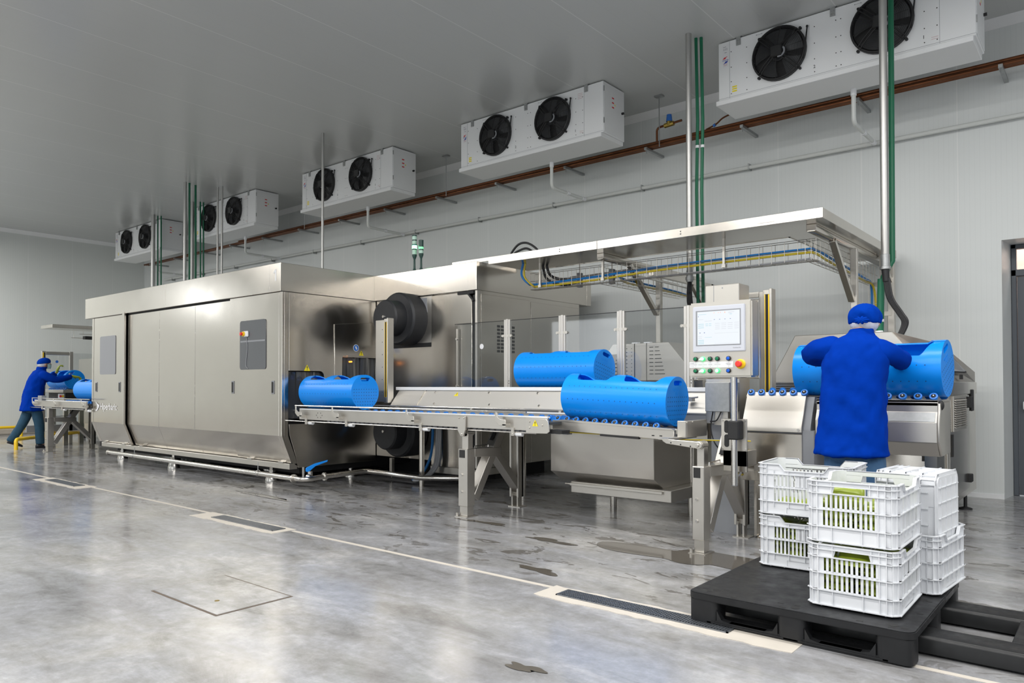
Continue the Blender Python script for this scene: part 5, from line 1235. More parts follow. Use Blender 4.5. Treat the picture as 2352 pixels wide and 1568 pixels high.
for z in (.83, .935):
    m.prism([(-2.300+.02*math.cos(a)*1.0, z+(.028 if math.sin(a) > 0 else -.028)+.02*math.sin(a)) for a in [2*pi*k/16+.01 for k in range(16)]], 'y', 5.2985, 5.3005)
m.build('plate_slot', DARK, mp_, smooth=0)
m = MB()
for x in (-2.333, -2.26, -2.157):
    for z in (.768, .983): nut(m, (x, 5.30, z), (0, -1, 0), .009, .007)
m.build('plate_bolt', POLISH, mp_)
m = MB(); m.box(-2.335, 5.312, .64, -2.15, 5.50, .76); m.box(-2.335, 5.312, .60, -2.15, 5.33, .995); m.bevel(.003); m.build('mounting_arm', STEEL, op)
m = MB(); m.box(-2.475, 5.45, .60, -2.15, 5.54, .645); m.build('cross_arm', STEEL, op)
# ---------------------------------------------------------------- black plastic pallet
PLx0, PLx1, PLy0, PLy1, PLh = -1.795, -.715, 3.615, 4.80, .158
pl = thing('plastic_pallet', 'black plastic pallet carrying the white crates in the right foreground', 'pallet', (-1.25, 4.2, 0))
def rr(x0, y0, x1, y1, r, n=5):
    out = []
    for cx, cy, t in ((x1-r, y1-r, 0), (x0+r, y1-r, 1), (x0+r, y0+r, 2), (x1-r, y0+r, 3)):
        out += [(cx+r*math.cos(pi/2*(t+i/n)), cy+r*math.sin(pi/2*(t+i/n))) for i in range(n+1)]
    return out
m = MB(); m.prism(rr(PLx0, PLy0, PLx1, PLy1, .05), 'z', PLh-.038, PLh); m.bevel(.005, 2); deck = m.build('deck', PALLET, pl)
xs_ = ((PLx0, PLx0+.165), (-1.325, -1.185), (PLx1-.165, PLx1)); ys_ = ((PLy0, PLy0+.14), (4.135, 4.285), (PLy1-.14, PLy1))
for i, (a, b) in enumerate(xs_):
    for k_, (c, d) in enumerate(ys_):
        m = MB(); m.prism(rr(a+.006 if i == 0 else a, c+.006 if k_ == 0 else c, b-.006 if i == 2 else b, d-.006 if k_ == 2 else d, .035), 'z', .006, PLh-.034); m.bevel(.004); m.build('block_foot', PALLET, pl)
for c, d in ys_:
    m = MB(); m.box(PLx0+.10, c+.006, .003, PLx1-.10, d-.006, .026); m.bevel(.008, 2); m.build('runner', PALLET, pl)
for a, b in ((PLx0+.165, -1.325), (-1.185, PLx1-.165)):
    for c in (PLy0, PLy1-.05):
        m = MB(); m.prism([(a-.005, .0), (a-.005, .08), (a+.02, .035), (a+.06, .026), (b-.06, .026), (b-.02, .035), (b+.005, .08), (b+.005, .0)], 'y', c+.012, c+.05); m.build('opening_fillet', PALLET, pl)
m = MB()
rnd = random.Random(4)
spots = [(PLx0+.06, PLy0+.10), (PLx0+.10, PLy0+.06), (PLx0+.16, PLy0+.14), (-1.55, PLy0+.03), (-1.30, PLy0+.03), (-1.33, PLy0+.09), (-1.25, PLy0+.10), (-.95, PLy0+.045), (PLx1-.05, PLy0+.06), (PLx1-.10, PLy0+.04), (PLx1-.04, 3.95), (PLx1-.05, 4.2), (PLx1-.12, 4.25), (PLx0+.05, 4.0), (PLx0+.05, 4.3), (-1.72, 4.37), (-1.55, 4.05)]
for x, y in spots: m.box(x-.014, y-.008, PLh+.0002, x+.014, y+.008, PLh+.0008)
for x, y in ((-1.25, PLy0+.06), (PLx0+.12, PLy0+.11), (PLx1-.10, PLy0+.075), (PLx1-.08, 4.22)): m.disc((x, y, PLh+.0008), (0, 0, 1), .022, 14)
m.build('drain_hole', SIGNBLK, deck, smooth=0)

# pallet truck forks
pj = thing('pallet_truck', 'black pallet truck with its two forks under the pallet, cut by the right edge', 'pallet truck', (-.3, 4.2, 0))
def fork(y0, y1):
    m = MB(); m.prism([(y0, .012), (y0, .078), (y0+.012, .092), (y1-.012, .092), (y1, .078), (y1, .012), (y1-.02, .012), (y1-.02, .07), (y0+.02, .07), (y0+.02, .012)], 'x', -1.70, .25); m.bevel(.003); return m.build('fork', FORKM, pj)
fork(3.84, 4.01); fork(4.40, 4.575)
m = MB(); m.box(-.40, 4.01, .05, -.03, 4.40, .088); m.bevel(.004); m.build('cross_plate', FORKM, pj)
m = MB(); m.box(.16, 3.86, .05, .30, 4.56, .30); m.bevel(.01); m.build('chassis', FORKM, pj)
for y in (3.925, 4.487):
    m = MB(); m.cyl((-1.5, y-.04, .04), (-1.5, y+.04, .04), .038, n=18); m.cyl((.22, y-.05, .06), (.22, y+.05, .06), .058, n=20); m.build('roller', RUBBER, pj)

# ---------------------------------------------------------------- white vented crates
CL, CW, CH = .52, .40, .310
def make_crate():
    """local: x across the short side 0..CW, y along the long side 0..CL, z up"""
    t = thing('vented_crate', 'x', 'crate', (0, 0, 0), 'white vented crates on the pallet')
    th = .0045; r = .045
    m = MB()
    # short walls get a hand hole: top band split
    for y, s in ((0, 1), (CL, -1)):
        m = MB()
        B = lambda x0, z0, x1, z1, o0=0.0, o1=th: m.box(x0, min(y+s*o0, y+s*o1), z0, x1, max(y+s*o0, y+s*o1), z1)
        B(r-.003, .012, CW-r+.003, .085)
        B(r-.003, .285, CW-r+.003, CH); B(r-.003, .245, .118, .286); B(.285, .245, CW-r+.003, .286)
        m.prism([(.118, .285), (.128, .285), (.118, .25)], 'y', min(y, y+s*th), max(y, y+s*th)); m.prism([(.285, .285), (.275, .285), (.285, .25)], 'y', min(y, y+s*th), max(y, y+s*th))
        B(r-.003, .085, .072, .25); B(.322, .085, CW-r+.003, .25); B(.072, .165, .322, .178); B(.072, .085, .322, .09); B(.072, .242, .322, .250)
        x = .072
        while x < .318: B(x+.0105, .085, min(x+.0225, .322), .248); x += .0225
        for z in (.012, .083, .167, .246, .283): B(.02, z, CW-.02, z+.005, -.012, 0)
        B(.02, CH-.005, CW-.02, CH, -.012, th)
        for x in (r, .112, .25, .322): B(x, .012, x+.004, .165, -.009, 0); B(x, .165, x+.004, .246, -.009, 0)
        for x in (r, .112, .287, .322): B(x, .246, x+.004, CH, -.009, 0)
        m.build('end_wall', CRATE, t, smooth=0)
    m = MB()
    for x, s in ((0, 1), (CW, -1)):
        m = MB()
        B = lambda y0, z0, y1, z1, o0=0.0, o1=th: m.box(min(x+s*o0, x+s*o1), y0, z0, max(x+s*o0, x+s*o1), y1, z1)
        B(r-.003, .05, CL-r+.003, .085); B(r-.003, .012, .16, .05); B(CL-.16, .012, CL-r+.003, .05); B(.16, .012, CL-.16, .05, .004, .008)
        # rim: raised ends, lower middle
        B(r-.003, .245, CL-r+.003, .272); B(r-.003, .27, .12, CH); B(CL-.12, .27, CL-r+.003, CH)
        for a, b in ((.12, .15), (CL-.12, CL-.15)): m.prism([(a, CH), (b, .272), (a, .272)], 'x', min(x, x+s*th), max(x, x+s*th))
        B(r-.003, .085, .085, .25); B(CL-.085, .085, CL-r+.003, .25); B(.085, .164, CL-.085, .178); B(.22, .164, .30, .25); B(.085, .242, CL-.085, .25)
        y = .085
        while y < CL-.09: B(y+.0105, .085, min(y+.0225, CL-.085), .25); y += .0225
        for z in (.012, .083, .167, .246): B(.02, z, CL-.02, z+.005, -.012, 0)
        B(.02, CH-.005, .12, CH, -.012, th); B(CL-.12, CH-.005, CL-.02, CH, -.012, th); B(.15, .268, CL-.15, .273, -.012, th)
        for a, b in ((.12, .15), (CL-.12, CL-.15)): m.prism([(a, CH), (a, CH-.005), (b, .268), (b, .273)], 'x', min(x-s*.012, x+s*th), max(x-s*.012, x+s*th))
        for y in (r, .085, .17, .255, .345, CL-.09, CL-r-.004): B(y, .05, y+.004, .27, -.009, 0)
        m.build('side_wall', CRATE, t, smooth=0)
    for cx, cy, t0 in ((CW-r, CL-r, 0), (r, CL-r, 1), (r, r, 2), (CW-r, r, 3)):
        m = MB()
        def ringpts(R, z): return [(cx+R*math.cos(pi/2*(t0+i/6)), cy+R*math.sin(pi/2*(t0+i/6)), z) for i in range(7)]
        def shell(Ro, Ri, z0, z1):
            o0, o1, i0, i1 = (ringpts(Ro, z0), ringpts(Ro, z1), ringpts(Ri, z0), ringpts(Ri, z1))
            V = [[m.bm.verts.new(p) for p in q] for q in (o0, o1, i1, i0)]
            for a in range(4):
                A, Bq = V[a], V[(a+1) % 4]
                for i in range(6): m.bm.faces.new((A[i], A[i+1], Bq[i+1], Bq[i]))
            m.bm.faces.new([v[0] for v in V]); m.bm.faces.new([v[6] for v in V][::-1])
        shell(r, r-th, .012, CH)
        for z in (.012, .083, .167, .246, .283, CH-.005): shell(r+.012, r, z, z+.005)
        for k in (0, 2, 4, 6):
            a = pi/2*(t0+k/6); c, s_ = math.cos(a), math.sin(a); m.obox((cx+(r+.0045)*c, cy+(r+.0045)*s_, .16), (.0045*c, .0045*s_, 0), (-.002*s_, .002*c, 0), (0, 0, .148))
        m.build('corner', CRATE, t, smooth=30)
    m = MB(); m.prism(rr(.006, .006, CW-.006, CL-.006, r-.006), 'z', .006, .014)
    for i in range(6): m.box(.02, .06+.08*i, .0, CW-.02, .065+.08*i, .012)
    for i in range(4): m.box(.05+.097*i, .02, .0, .055+.097*i, CL-.02, .012)
    m.build('floor', CRATE, t, smooth=0)
    return t
cr = make_crate()
rz = lambda a: (0, 0, math.radians(a))
N1 = (-1.215, 3.775, PLh)
cr.location = N1; cr.rotation_euler = rz(.6); cr['label'] = 'lower white crate of the nearest stack at the front of the pallet'
dup(cr, (N1[0]-.004, N1[1]+.006, PLh+CH), rz(.2), 'upper white crate of the nearest stack, green pouches showing through its hand hole')
# left stack: long side towards the viewer
def at_long(x, y, z, yaw, label): return dup(cr, (x, y, z), rz(yaw), label)
LS = (-1.185, 4.43)
at_long(LS[0], LS[1], PLh, 90+3, 'lower white crate of the stack behind left on the pallet')
at_long(LS[0]-.0, LS[1]+.0, PLh+CH, 90+3.5, 'upper white crate of the stack behind left, turned long side to the viewer')
dup(cr, (-1.143, 4.345, PLh), rz(-5), 'single white crate on the right rear of the pallet holding an upended crate')
# crate standing on its short end inside the right one, bottom facing right
Rm = Matrix.Rotation(math.radians(-5), 4, 'Z') @ Matrix(((0, 0, 1, 0), (1, 0, 0, 0), (0, 1, 0, 0), (0, 0, 0, 1)))
Rm = Matrix.Rotation(math.radians(-5), 4, 'Z') @ Matrix(((0, 0, -1, 0), (1, 0, 0, 0), (0, -1, 0, 0), (0, 0, 0, 1)))
dup(cr, (-.745, 4.375, .768), Rm.to_euler(), 'white crate standing on end inside the right rear crate')

# green pouches in the crates
def make_pouch():
    m = MB(); nx, ny = 10, 8; sx, sy, hh = .17, .11, .022
    top, bot = [], []
    rnd = random.Random(11)
    for s, L in ((1, top), (-1, bot)):
        for j in range(ny+1):
            row = []
            for i in range(nx+1):
                u, v = i/nx*2-1, j/ny*2-1
                h = hh*max(0, (1-u**4))*max(0, (1-v**4))+.001+(rnd.uniform(-.0025, .0025) if abs(u) < .9 and abs(v) < .9 else 0)
                row.append(m.bm.verts.new((sx/2*u*(1-.06*v*v), sy/2*v*(1-.05*u*u), s*h)))
            L.append(row)
    for L, f in ((top, 1), (bot, -1)):
        for j in range(ny):
            for i in range(nx):
                q = (L[j][i], L[j][i+1], L[j+1][i+1], L[j+1][i]); m.bm.faces.new(q if f > 0 else q[::-1])
    edge = lambda L: L[0][:]+[L[j][nx] for j in range(1, ny+1)]+L[ny][:nx][::-1]+[L[j][0] for j in range(ny-1, 0, -1)]
    a, b = edge(top), edge(bot)
    for i in range(len(a)): m.bm.faces.new((a[i], b[i], b[(i+1) % len(a)], a[(i+1) % len(a)]))
    return m.build('green_pouch', BAG, smooth=60, origin=(0, 0, 0))
po = make_pouch(); pfirst = True
def pouches(name, ox, oy, yaw, zs, rows, cols, skip=()):
    global pfirst
    rnd = random.Random(len(name))
    c, s = math.cos(math.radians(yaw)), math.sin(math.radians(yaw))
    for k, z in enumerate(zs):
        for i in range(cols):
            for j in range(rows):
                if (k, i, j) in skip: continue
                lx = .095+i*.205; ly = .085+j*.117+rnd.uniform(-.008, .008)
                p = (ox+c*lx-s*ly, oy+s*lx+c*ly, z+rnd.uniform(-.003, .003)); r = (rnd.uniform(-.12, .12), rnd.uniform(-.1, .1), math.radians(yaw)+rnd.uniform(-.08, .08))
                lab = 'green plastic pouch lying in the %s' % name
                if pfirst: po.location = p; po.rotation_euler = r; tag(po, lab, 'pouch', 'green pouches in the '+name); pfirst = False
                else: dup(po, p, r, lab, 'green pouches in the '+name)
zz_ = lambda b, n: [b+.045+.046*i for i in range(n)]
pouches('lower crate of the nearest stack', N1[0], N1[1], .6, zz_(PLh, 5), 4, 2)
pouches('upper crate of the nearest stack', N1[0]-.004, N1[1]+.006, .2, zz_(PLh+CH, 4), 4, 2, skip=((3, 0, 3), (3, 1, 3), (3, 0, 2)))
pouches('lower crate of the rear left stack', LS[0], LS[1], 93, zz_(PLh, 5), 4, 2)
pouches('upper crate of the rear left stack', LS[0], LS[1], 93.5, zz_(PLh+CH, 1), 4, 2)
pouches('right rear crate under the upended one', -1.143, 4.345, -5, [PLh+.045], 4, 2)
# one pouch leaning up behind the hand hole of the front crate
dup(po, (N1[0]+.16, N1[1]+.06, PLh+CH+.235), (math.radians(62), 0, .05), 'green plastic pouch standing upright behind the hand hole of the nearest upper crate', 'upright pouch')
dup(po, (N1[0]+.20, N1[1]+.055, PLh+.245), (math.radians(30), 0, .03), 'green plastic pouch slanting behind the hand hole of the nearest lower crate', 'slanting pouch')
# ---------------------------------------------------------------- people
def skin_body(name, pts, edges, root, par, m, sub=2):
    """one continuous skinned surface: pts = [(co, radius or (rx, ry))]"""
    me = bpy.data.meshes.new(name); org = Vector(par['_o'])
    me.from_pydata([Vector(p)-org for p, r in pts], edges, []); o = bpy.data.objects.new(name, me); COL.objects.link(o); o.parent = par; o['_o'] = par['_o']
    md = o.modifiers.new('skin', 'SKIN'); md.use_smooth_shade = True
    for i, (p, r) in enumerate(pts):
        v = me.skin_vertices[0].data[i]; v.radius = r if isinstance(r, tuple) else (r, r); v.use_root = (i == root)
    sd = o.modifiers.new('sub', 'SUBSURF'); sd.levels = sub; sd.render_levels = sub
    me.materials.append(m); return o
def loft_part(name, rings, par, m, n=28, wrinkle=0, seed=0, caps=True, subd=1):
    """rings: (centre, right half-axis vec, front half-axis vec, squareness)"""
    rnd = random.Random(seed); ph = [rnd.uniform(0, 6.28) for _ in range(8)]
    mb = MB(); R = []
    for j, (c, a, b, q) in enumerate(rings):
        c, a, b = Vector(c), Vector(a), Vector(b); row = []
        for k in range(n):
            t = 2*pi*k/n; ct, st = math.cos(t), math.sin(t)
            ct = math.copysign(abs(ct)**q, ct); st = math.copysign(abs(st)**q, st)
            w = 1+wrinkle*(math.sin(3*t+ph[0]+.9*j)+.7*math.sin(5*t+ph[1]-.7*j)+.5*math.sin(8*t+ph[2]+1.7*j)+.5*math.sin(2*t+ph[3])*math.sin(1.3*j+ph[4]))
            row.append(c+a*ct*w+b*st*w)
        R.append(row)
    mb.loft(R, caps); o = mb.build(name, m, par, smooth=80)
    if subd: s_ = o.modifiers.new('sub', 'SUBSURF'); s_.levels = subd; s_.render_levels = subd
    if m is COAT or m is DENIM or m is TROUSER:
        s_.levels = s_.render_levels = 2
        d_ = o.modifiers.new('folds', 'DISPLACE'); d_.texture = FOLD; d_.strength = (.036 if n > 30 else .022) if m is COAT else .018; d_.mid_level = .5; d_.texture_coords = 'GLOBAL'
    return o
FOLD = bpy.data.textures.new('cloth_folds', 'CLOUDS'); FOLD.noise_scale = .10; FOLD.noise_depth = 2
def limb_rings(pts, radii, flat=1.0):
    P = [Vector(p) for p in pts]; out = []; prev = None
    for i, p in enumerate(P):
        t = (P[min(i+1, len(P)-1)]-P[max(i-1, 0)]).normalized()
        a = t.cross(Vector((0, 0, 1))) if abs(t.z) < .9 else t.cross(Vector((0, 1, 0)))
        a.normalize(); a = a if prev is None else (prev-t*prev.dot(t)).normalized(); prev = a; b = t.cross(a).normalized()
        out.append((p, a*radii[i], b*radii[i]*flat, 1.0))
    return out
def hand(par, wrist, dirv, palm_n, m, curl=.5, side=1, s=1.0):
    """palm plus five bent fingers; dirv towards the fingertips, palm_n out of the palm"""
    w, d, pn = Vector(wrist), Vector(dirv).normalized(), Vector(palm_n).normalized(); pn = (pn-d*pn.dot(d)).normalized(); sd = d.cross(pn)*side
    mb = MB()
    mb.loft([[w+d*t*s+sd*(x*math.cos(2*pi*k/12))*s+pn*(y*math.sin(2*pi*k/12))*s for k in range(12)] for t, x, y in ((-.02, .026, .019), (.01, .030, .019), (.045, .040, .018), (.08, .041, .015), (.092, .036, .011))])
    for k, (off, L) in enumerate(((.030, .070), (.010, .080), (-.011, .074), (-.030, .058))):
        p = w+d*.085*s+sd*off*s; pts = [p]; ang = 0
        for j, f in enumerate((.45, .32, .26)):
            ang += curl*(.55+.25*j); q = pts[-1]+(d*math.cos(ang)+pn*math.sin(ang))*L*f*s; pts.append(q)
        mb.tube(pts, [.0092*s, .0088*s, .0080*s, .0062*s], 8)
    p = w+d*.028*s+sd*.034*s; mb.tube([p, p+(sd*.7+d*.55+pn*.25)*.034*s, p+(sd*.75+d*1.35+pn*.6)*.036*s], [.0115*s, .0105*s, .0075*s], 8)
    return mb.build('glove' if m is GLOVE else 'hand', m, par, smooth=60)

# --- near worker, seen from behind, arms reaching into the basket
p1 = thing('person', 'worker in blue coat, blue cap and jeans seen from behind at the loading table', 'person', (-1.42, 5.32, 0))
cx, cy = -1.418, 5.34
pts = [((cx, cy, .93), (.155, .105)), ((cx, cy, 1.12), (.145, .10)), ((cx+.01, cy+.01, 1.36), (.165, .105)), ((cx+.03, cy+.03, 1.50), (.10, .075)),
       ((cx+.045, cy+.07, 1.60), .058), ((cx+.053, cy+.12, 1.70), (.078, .092)), ((cx+.055, cy+.14, 1.765), (.062, .075)),
       ((cx-.17, cy+.02, 1.49), .045), ((cx-.325, cy+.14, 1.468), .038), ((cx-.27, cy+.37, 1.43), .032), ((cx-.23, cy+.52, 1.425), .026),
       ((cx+.19, cy+.03, 1.468), .045), ((cx+.256, cy+.20, 1.42), .038), ((cx+.21, cy+.40, 1.41), .032), ((cx+.18, cy+.53, 1.41), .026),
       ((cx-.10, cy, .82), .085), ((cx-.105, cy, .48), .062), ((cx-.11, cy-.03, .10), .045), ((cx-.115, cy+.12, .05), .035),
       ((cx+.12, cy, .82), .085), ((cx+.125, cy, .48), .062), ((cx+.13, cy-.03, .10), .045), ((cx+.14, cy+.12, .05), .035)]
ed = [(0, 1), (1, 2), (2, 3), (3, 4), (4, 5), (5, 6), (2, 7), (7, 8), (8, 9), (9, 10), (2, 11), (11, 12), (12, 13), (13, 14), (0, 15), (15, 16), (16, 17), (17, 18), (0, 19), (19, 20), (20, 21), (21, 22)]
skin_body('body', pts, ed, 0, p1, SKIN)
# face looks down and away: nose, ears
m = MB(); m.ball((cx+.053, cy+.235, 1.675), .016, .022, .022, 10, 8); m.ball((cx+.053, cy+.212, 1.635), .026, .012, .010, 10, 6)
for s in (-1, 1): m.ball((cx+.053+s*.088, cy+.115, 1.68), .010, .022, .032, 8, 8); m.ball((cx+.053+s*.032, cy+.213, 1.70), .014, .010, .009, 8, 6)
m.build('face_features', SKIN, p1)
# coat: torso, hem flared
T = lambda z, w, dpt, dx=0, dy=0, q=.82: ((cx+dx, cy+dy, z), (w, 0, 0), (0, dpt, 0), q)
coat = loft_part('coat', [T(.765, .236, .180, -.012, -.01), T(.775, .237, .182, -.012, -.01), T(.86, .229, .175, -.01, -.008), T(.98, .218, .168, -.004), T(1.10, .208, .160), T(1.22, .203, .155, .004, .002), T(1.34, .208, .152, .010, .005), T(1.44, .213, .145, .015, .01, .9), T(1.52, .190, .122, .02, .02, .95), T(1.565, .135, .100, .03, .03, 1), T(1.60, .085, .085, .036, .05, 1), T(1.615, .078, .080, .038, .055, 1)], p1, COAT, n=40, wrinkle=.010, seed=3)
loft_part('collar', [T(1.565, .098, .094, .034, .045, 1), T(1.595, .086, .088, .037, .052, 1), T(1.632, .074, .080, .042, .066, 1), T(1.633, .066, .072, .042, .068, 1), T(1.60, .066, .074, .038, .055, 1)], p1, COAT, n=28, wrinkle=.006, seed=8, caps=False)
for s, nm in ((-1, 'left'), (1, 'right')):
    if s < 0: P = [(cx-.07, cy+.01, 1.485), (cx-.16, cy+.01, 1.50), (cx-.24, cy+.05, 1.50), (cx-.315, cy+.11, 1.475), (cx-.335, cy+.18, 1.455), (cx-.30, cy+.30, 1.435), (cx-.245, cy+.45, 1.425), (cx-.235, cy+.475, 1.425)]
    else: P = [(cx+.09, cy+.01, 1.475), (cx+.165, cy+.02, 1.478), (cx+.215, cy+.06, 1.462), (cx+.250, cy+.14, 1.435), (cx+.258, cy+.22, 1.42), (cx+.235, cy+.33, 1.412), (cx+.19, cy+.46, 1.41), (cx+.185, cy+.485, 1.41)]
    loft_part('sleeve', limb_rings(P, [.088, .088, .078, .066, .064, .058, .050, .048]), p1, COAT, n=22, wrinkle=.028, seed=21+s)
hand(p1, (cx-.225, cy+.50, 1.425), (.35, .8, -.35), (.3, 0, -1), GLOVE, .45, -1)
hand(p1, (cx+.178, cy+.505, 1.41), (-.35, .8, -.35), (-.3, 0, -1), GLOVE, .45, 1)
# cap: gathered bouffant with knot, white hairnet below
hx, hy, hz = cx+.055, cy+.105, 1.705
m = MB(); n = 44; R = []
for j in range(15):
    ph = -.42+(pi/2+.42)*j/14; row = []
    for k in range(n):
        a = 2*pi*k/n; back = max(0, -math.sin(a))
        w = 1+.022*math.sin(9*a+2*ph)*math.cos(ph)+.018*math.sin(14*a-3*ph)*math.cos(ph)+.02*math.sin(5*a+6*ph)*math.cos(ph)
        pull = .022*back*max(0, math.sin(-(ph-.5)*2))
        row.append((hx+.108*w*math.cos(ph)*math.cos(a), hy+(.125*w-pull)*math.cos(ph)*math.sin(a)+.0, hz+.105*math.sin(ph)*(1+.05*math.sin(6*a)*math.cos(ph))))
    R.append(row)
m.loft(R); o = m.build('cap', CAPM, p1, smooth=80); s_ = o.modifiers.new('sub', 'SUBSURF'); s_.levels = 1; s_.render_levels = 1
m = MB()
for k in range(9):
    a = 2*pi*k/9; kx, kz = math.cos(a)*.05, math.sin(a)*.024
    m.tube(smoothpath([(hx+.01, hy-.128, hz-.02), (hx+.01+kx*.5, hy-.132, hz-.02+kz*.6), (hx+.01+kx, hy-.118, hz-.02+kz)], 3), [.012, .012, .011, .010, .009, .008, .004], 6)
m.ball((hx+.01, hy-.130, hz-.02), .018, .014, .015, 10, 8); m.build('cap_knot', CAPM, p1, smooth=80)
m = MB(); R = []
for j in range(5):
    ph = -.95+.62*j/4; R.append([(hx+(.100+.004*math.sin(13*2*pi*k/40))*math.cos(ph)*math.cos(2*pi*k/40), hy+.112*math.cos(ph)*math.sin(2*pi*k/40), hz+.108*math.sin(ph)+.004*math.sin(11*2*pi*k/40)) for k in range(40)])
m.loft(R, caps=False); m.build('hairnet', HAIRNET, p1, smooth=80)
# jeans and shoes
def leg(P, rad, nm, mt, par, seed): return loft_part(nm, limb_rings(P, rad), par, mt, n=20, wrinkle=.02, seed=seed)
loft_part('jeans_seat', [T(.70, .165, .120), T(.80, .180, .125), T(.92, .172, .12)], p1, DENIM, n=28)
leg([(cx-.095, cy, .83), (cx-.10, cy, .65), (cx-.105, cy+.01, .48), (cx-.11, cy-.01, .28), (cx-.112, cy-.02, .10), (cx-.112, cy-.02, .07)], [.098, .088, .075, .070, .066, .066], 'jeans_leg', DENIM, p1, 5)
leg([(cx+.115, cy, .83), (cx+.12, cy, .65), (cx+.125, cy+.01, .48), (cx+.13, cy-.01, .28), (cx+.132, cy-.02, .10), (cx+.132, cy-.02, .07)], [.098, .088, .075, .070, .066, .066], 'jeans_leg', DENIM, p1, 6)
def shoe(par, x, y, z0, yaw, pitch=0):
    m = MB(); m.loft([[(w*math.cos(2*pi*k/16), yy, max(0, h*.5+h*.5*math.sin(2*pi*k/16))) for k in range(16)] for yy, w, h in ((-.09, .02, .05), (-.08, .036, .085), (-.03, .040, .10), (.04, .042, .085), (.11, .046, .06), (.17, .040, .045), (.19, .022, .035))])
    m.move(Matrix.Translation((x, y, z0)) @ Matrix.Rotation(yaw, 4, 'Z') @ Matrix.Rotation(pitch, 4, 'X')); return m.build('shoe', SHOE, par, smooth=60)
shoe(p1, cx-.115, cy+.0, 0, .1); shoe(p1, cx+.135, cy+.0, 0, -.12)

# --- far worker at the left, in profile, stepping towards the basket
p2 = thing('person', 'far worker in blue coat, cap and face mask leaning to a basket at left', 'person', (-16.7, 5.2, 0))
bx, by = -16.85, 5.20      # faces +y
pts = [((bx, by+.0, .95), (.15, .11)), ((bx, by+.03, 1.15), (.145, .11)), ((bx, by+.09, 1.38), (.16, .11)), ((bx, by+.13, 1.52), (.09, .07)), ((bx, by+.18, 1.60), .058),
       ((bx, by+.225, 1.69), (.078, .090)), ((bx, by+.235, 1.765), (.062, .075)),
       ((bx+.19, by+.12, 1.48), .045), ((bx+.24, by+.36, 1.36), .036), ((bx+.20, by+.62, 1.43), .030), ((bx+.18, by+.70, 1.45), .03),
       ((bx-.19, by+.12, 1.48), .045), ((bx-.22, by+.30, 1.36), .036), ((bx-.12, by+.46, 1.50), .030), ((bx-.10, by+.50, 1.55), .03),
       ((bx+.10, by+.04, .82), .085), ((bx+.11, by+.10, .48), .062), ((bx+.11, by+.12, .10), .045), ((bx+.11, by+.27, .05), .035),
       ((bx-.10, by-.02, .82), .085), ((bx-.10, by-.12, .50), .062), ((bx-.10, by-.33, .17), .045), ((bx-.10, by-.22, .05), .035)]
skin_body('body', pts, ed, 0, p2, SKIN)
m = MB(); m.ball((bx, by+.325, 1.68), .016, .024, .022, 10, 8)
for s in (-1, 1): m.ball((bx+s*.086, by+.21, 1.68), .012, .022, .032, 8, 8); m.ball((bx+s*.032, by+.31, 1.712), .015, .010, .009, 8, 6)
m.build('face_features', SKIN, p2)
m = MB(); R = []
for j in range(6):
    z = 1.595+.095*j/5; R.append([(bx+.080*math.sin(t)*(1-.1*abs(j-3)/3), by+.225+(.105+.012*math.sin(pi*j/5))*math.cos(t), z) for t in [-1.35+2.7*k/12 for k in range(13)]])
V = [[m.bm.verts.new(p) for p in r] for r in R]
for a, b in zip(V, V[1:]):
    for k in range(12): m.bm.faces.new((a[k], a[k+1], b[k+1], b[k]))
m.build('face_mask', MASKM, p2, smooth=80)
T2 = lambda z, w, dpt, dy=0, q=.85: ((bx, by+dy, z), (w, 0, 0), (0, dpt, 0), q)
loft_part('coat', [T2(.74, .225, .205, .0), T2(.75, .226, .206, .0), T2(.86, .215, .19, .0), T2(1.0, .205, .175, .01), T2(1.14, .198, .165, .03), T2(1.28, .200, .160, .06), T2(1.40, .208, .150, .09, .9), T2(1.49, .19, .125, .115, .95), T2(1.545, .13, .10, .14, 1), T2(1.59, .085, .085, .165, 1)], p2, COAT, n=36, wrinkle=.012, seed=13)
loft_part('collar', [T2(1.57, .086, .088, .155, 1), T2(1.60, .088, .09, .165, 1), T2(1.63, .086, .088, .175, 1), T2(1.63, .078, .08, .175, 1)], p2, COAT, n=24, caps=False)
loft_part('sleeve', limb_rings([(bx+.10, by+.11, 1.47), (bx+.19, by+.14, 1.46), (bx+.235, by+.25, 1.40), (bx+.245, by+.36, 1.365), (bx+.23, by+.48, 1.39), (bx+.20, by+.62, 1.43), (bx+.195, by+.65, 1.435)], [.09, .092, .082, .075, .066, .056, .055]), p2, COAT, n=20, wrinkle=.025, seed=31)
loft_part('sleeve', limb_rings([(bx-.10, by+.11, 1.47), (bx-.19, by+.14, 1.46), (bx-.22, by+.24, 1.39), (bx-.22, by+.32, 1.37), (bx-.17, by+.40, 1.44), (bx-.125, by+.455, 1.50), (bx-.12, by+.465, 1.51)], [.09, .092, .082, .075, .066, .056, .055]), p2, COAT, n=20, wrinkle=.025, seed=33)
hand(p2, (bx+.19, by+.68, 1.44), (-.1, 1, -.15), (0, -.1, -1), GLOVE, .95, 1, 1.35)
hand(p2, (bx-.115, by+.48, 1.53), (0, .35, 1), (.2, 1, -.2), GLOVE, .95, 1, 1.35)
hx, hy, hz = bx, by+.205, 1.725
m = MB(); R = []
for j in range(13):
    ph = -.30+(pi/2+.30)*j/12; R.append([(hx+.105*(1+.02*math.sin(8*2*pi*k/36+ph*3))*math.cos(ph)*math.cos(2*pi*k/36), hy+.122*(1+.02*math.sin(7*2*pi*k/36))*math.cos(ph)*math.sin(2*pi*k/36), hz+.092*math.sin(ph)+.03*math.cos(ph)*math.sin(2*pi*k/36)*.6) for k in range(36)])
m.loft(R); m.build('cap', CAPM, p2, smooth=80)
m = MB(); R = []
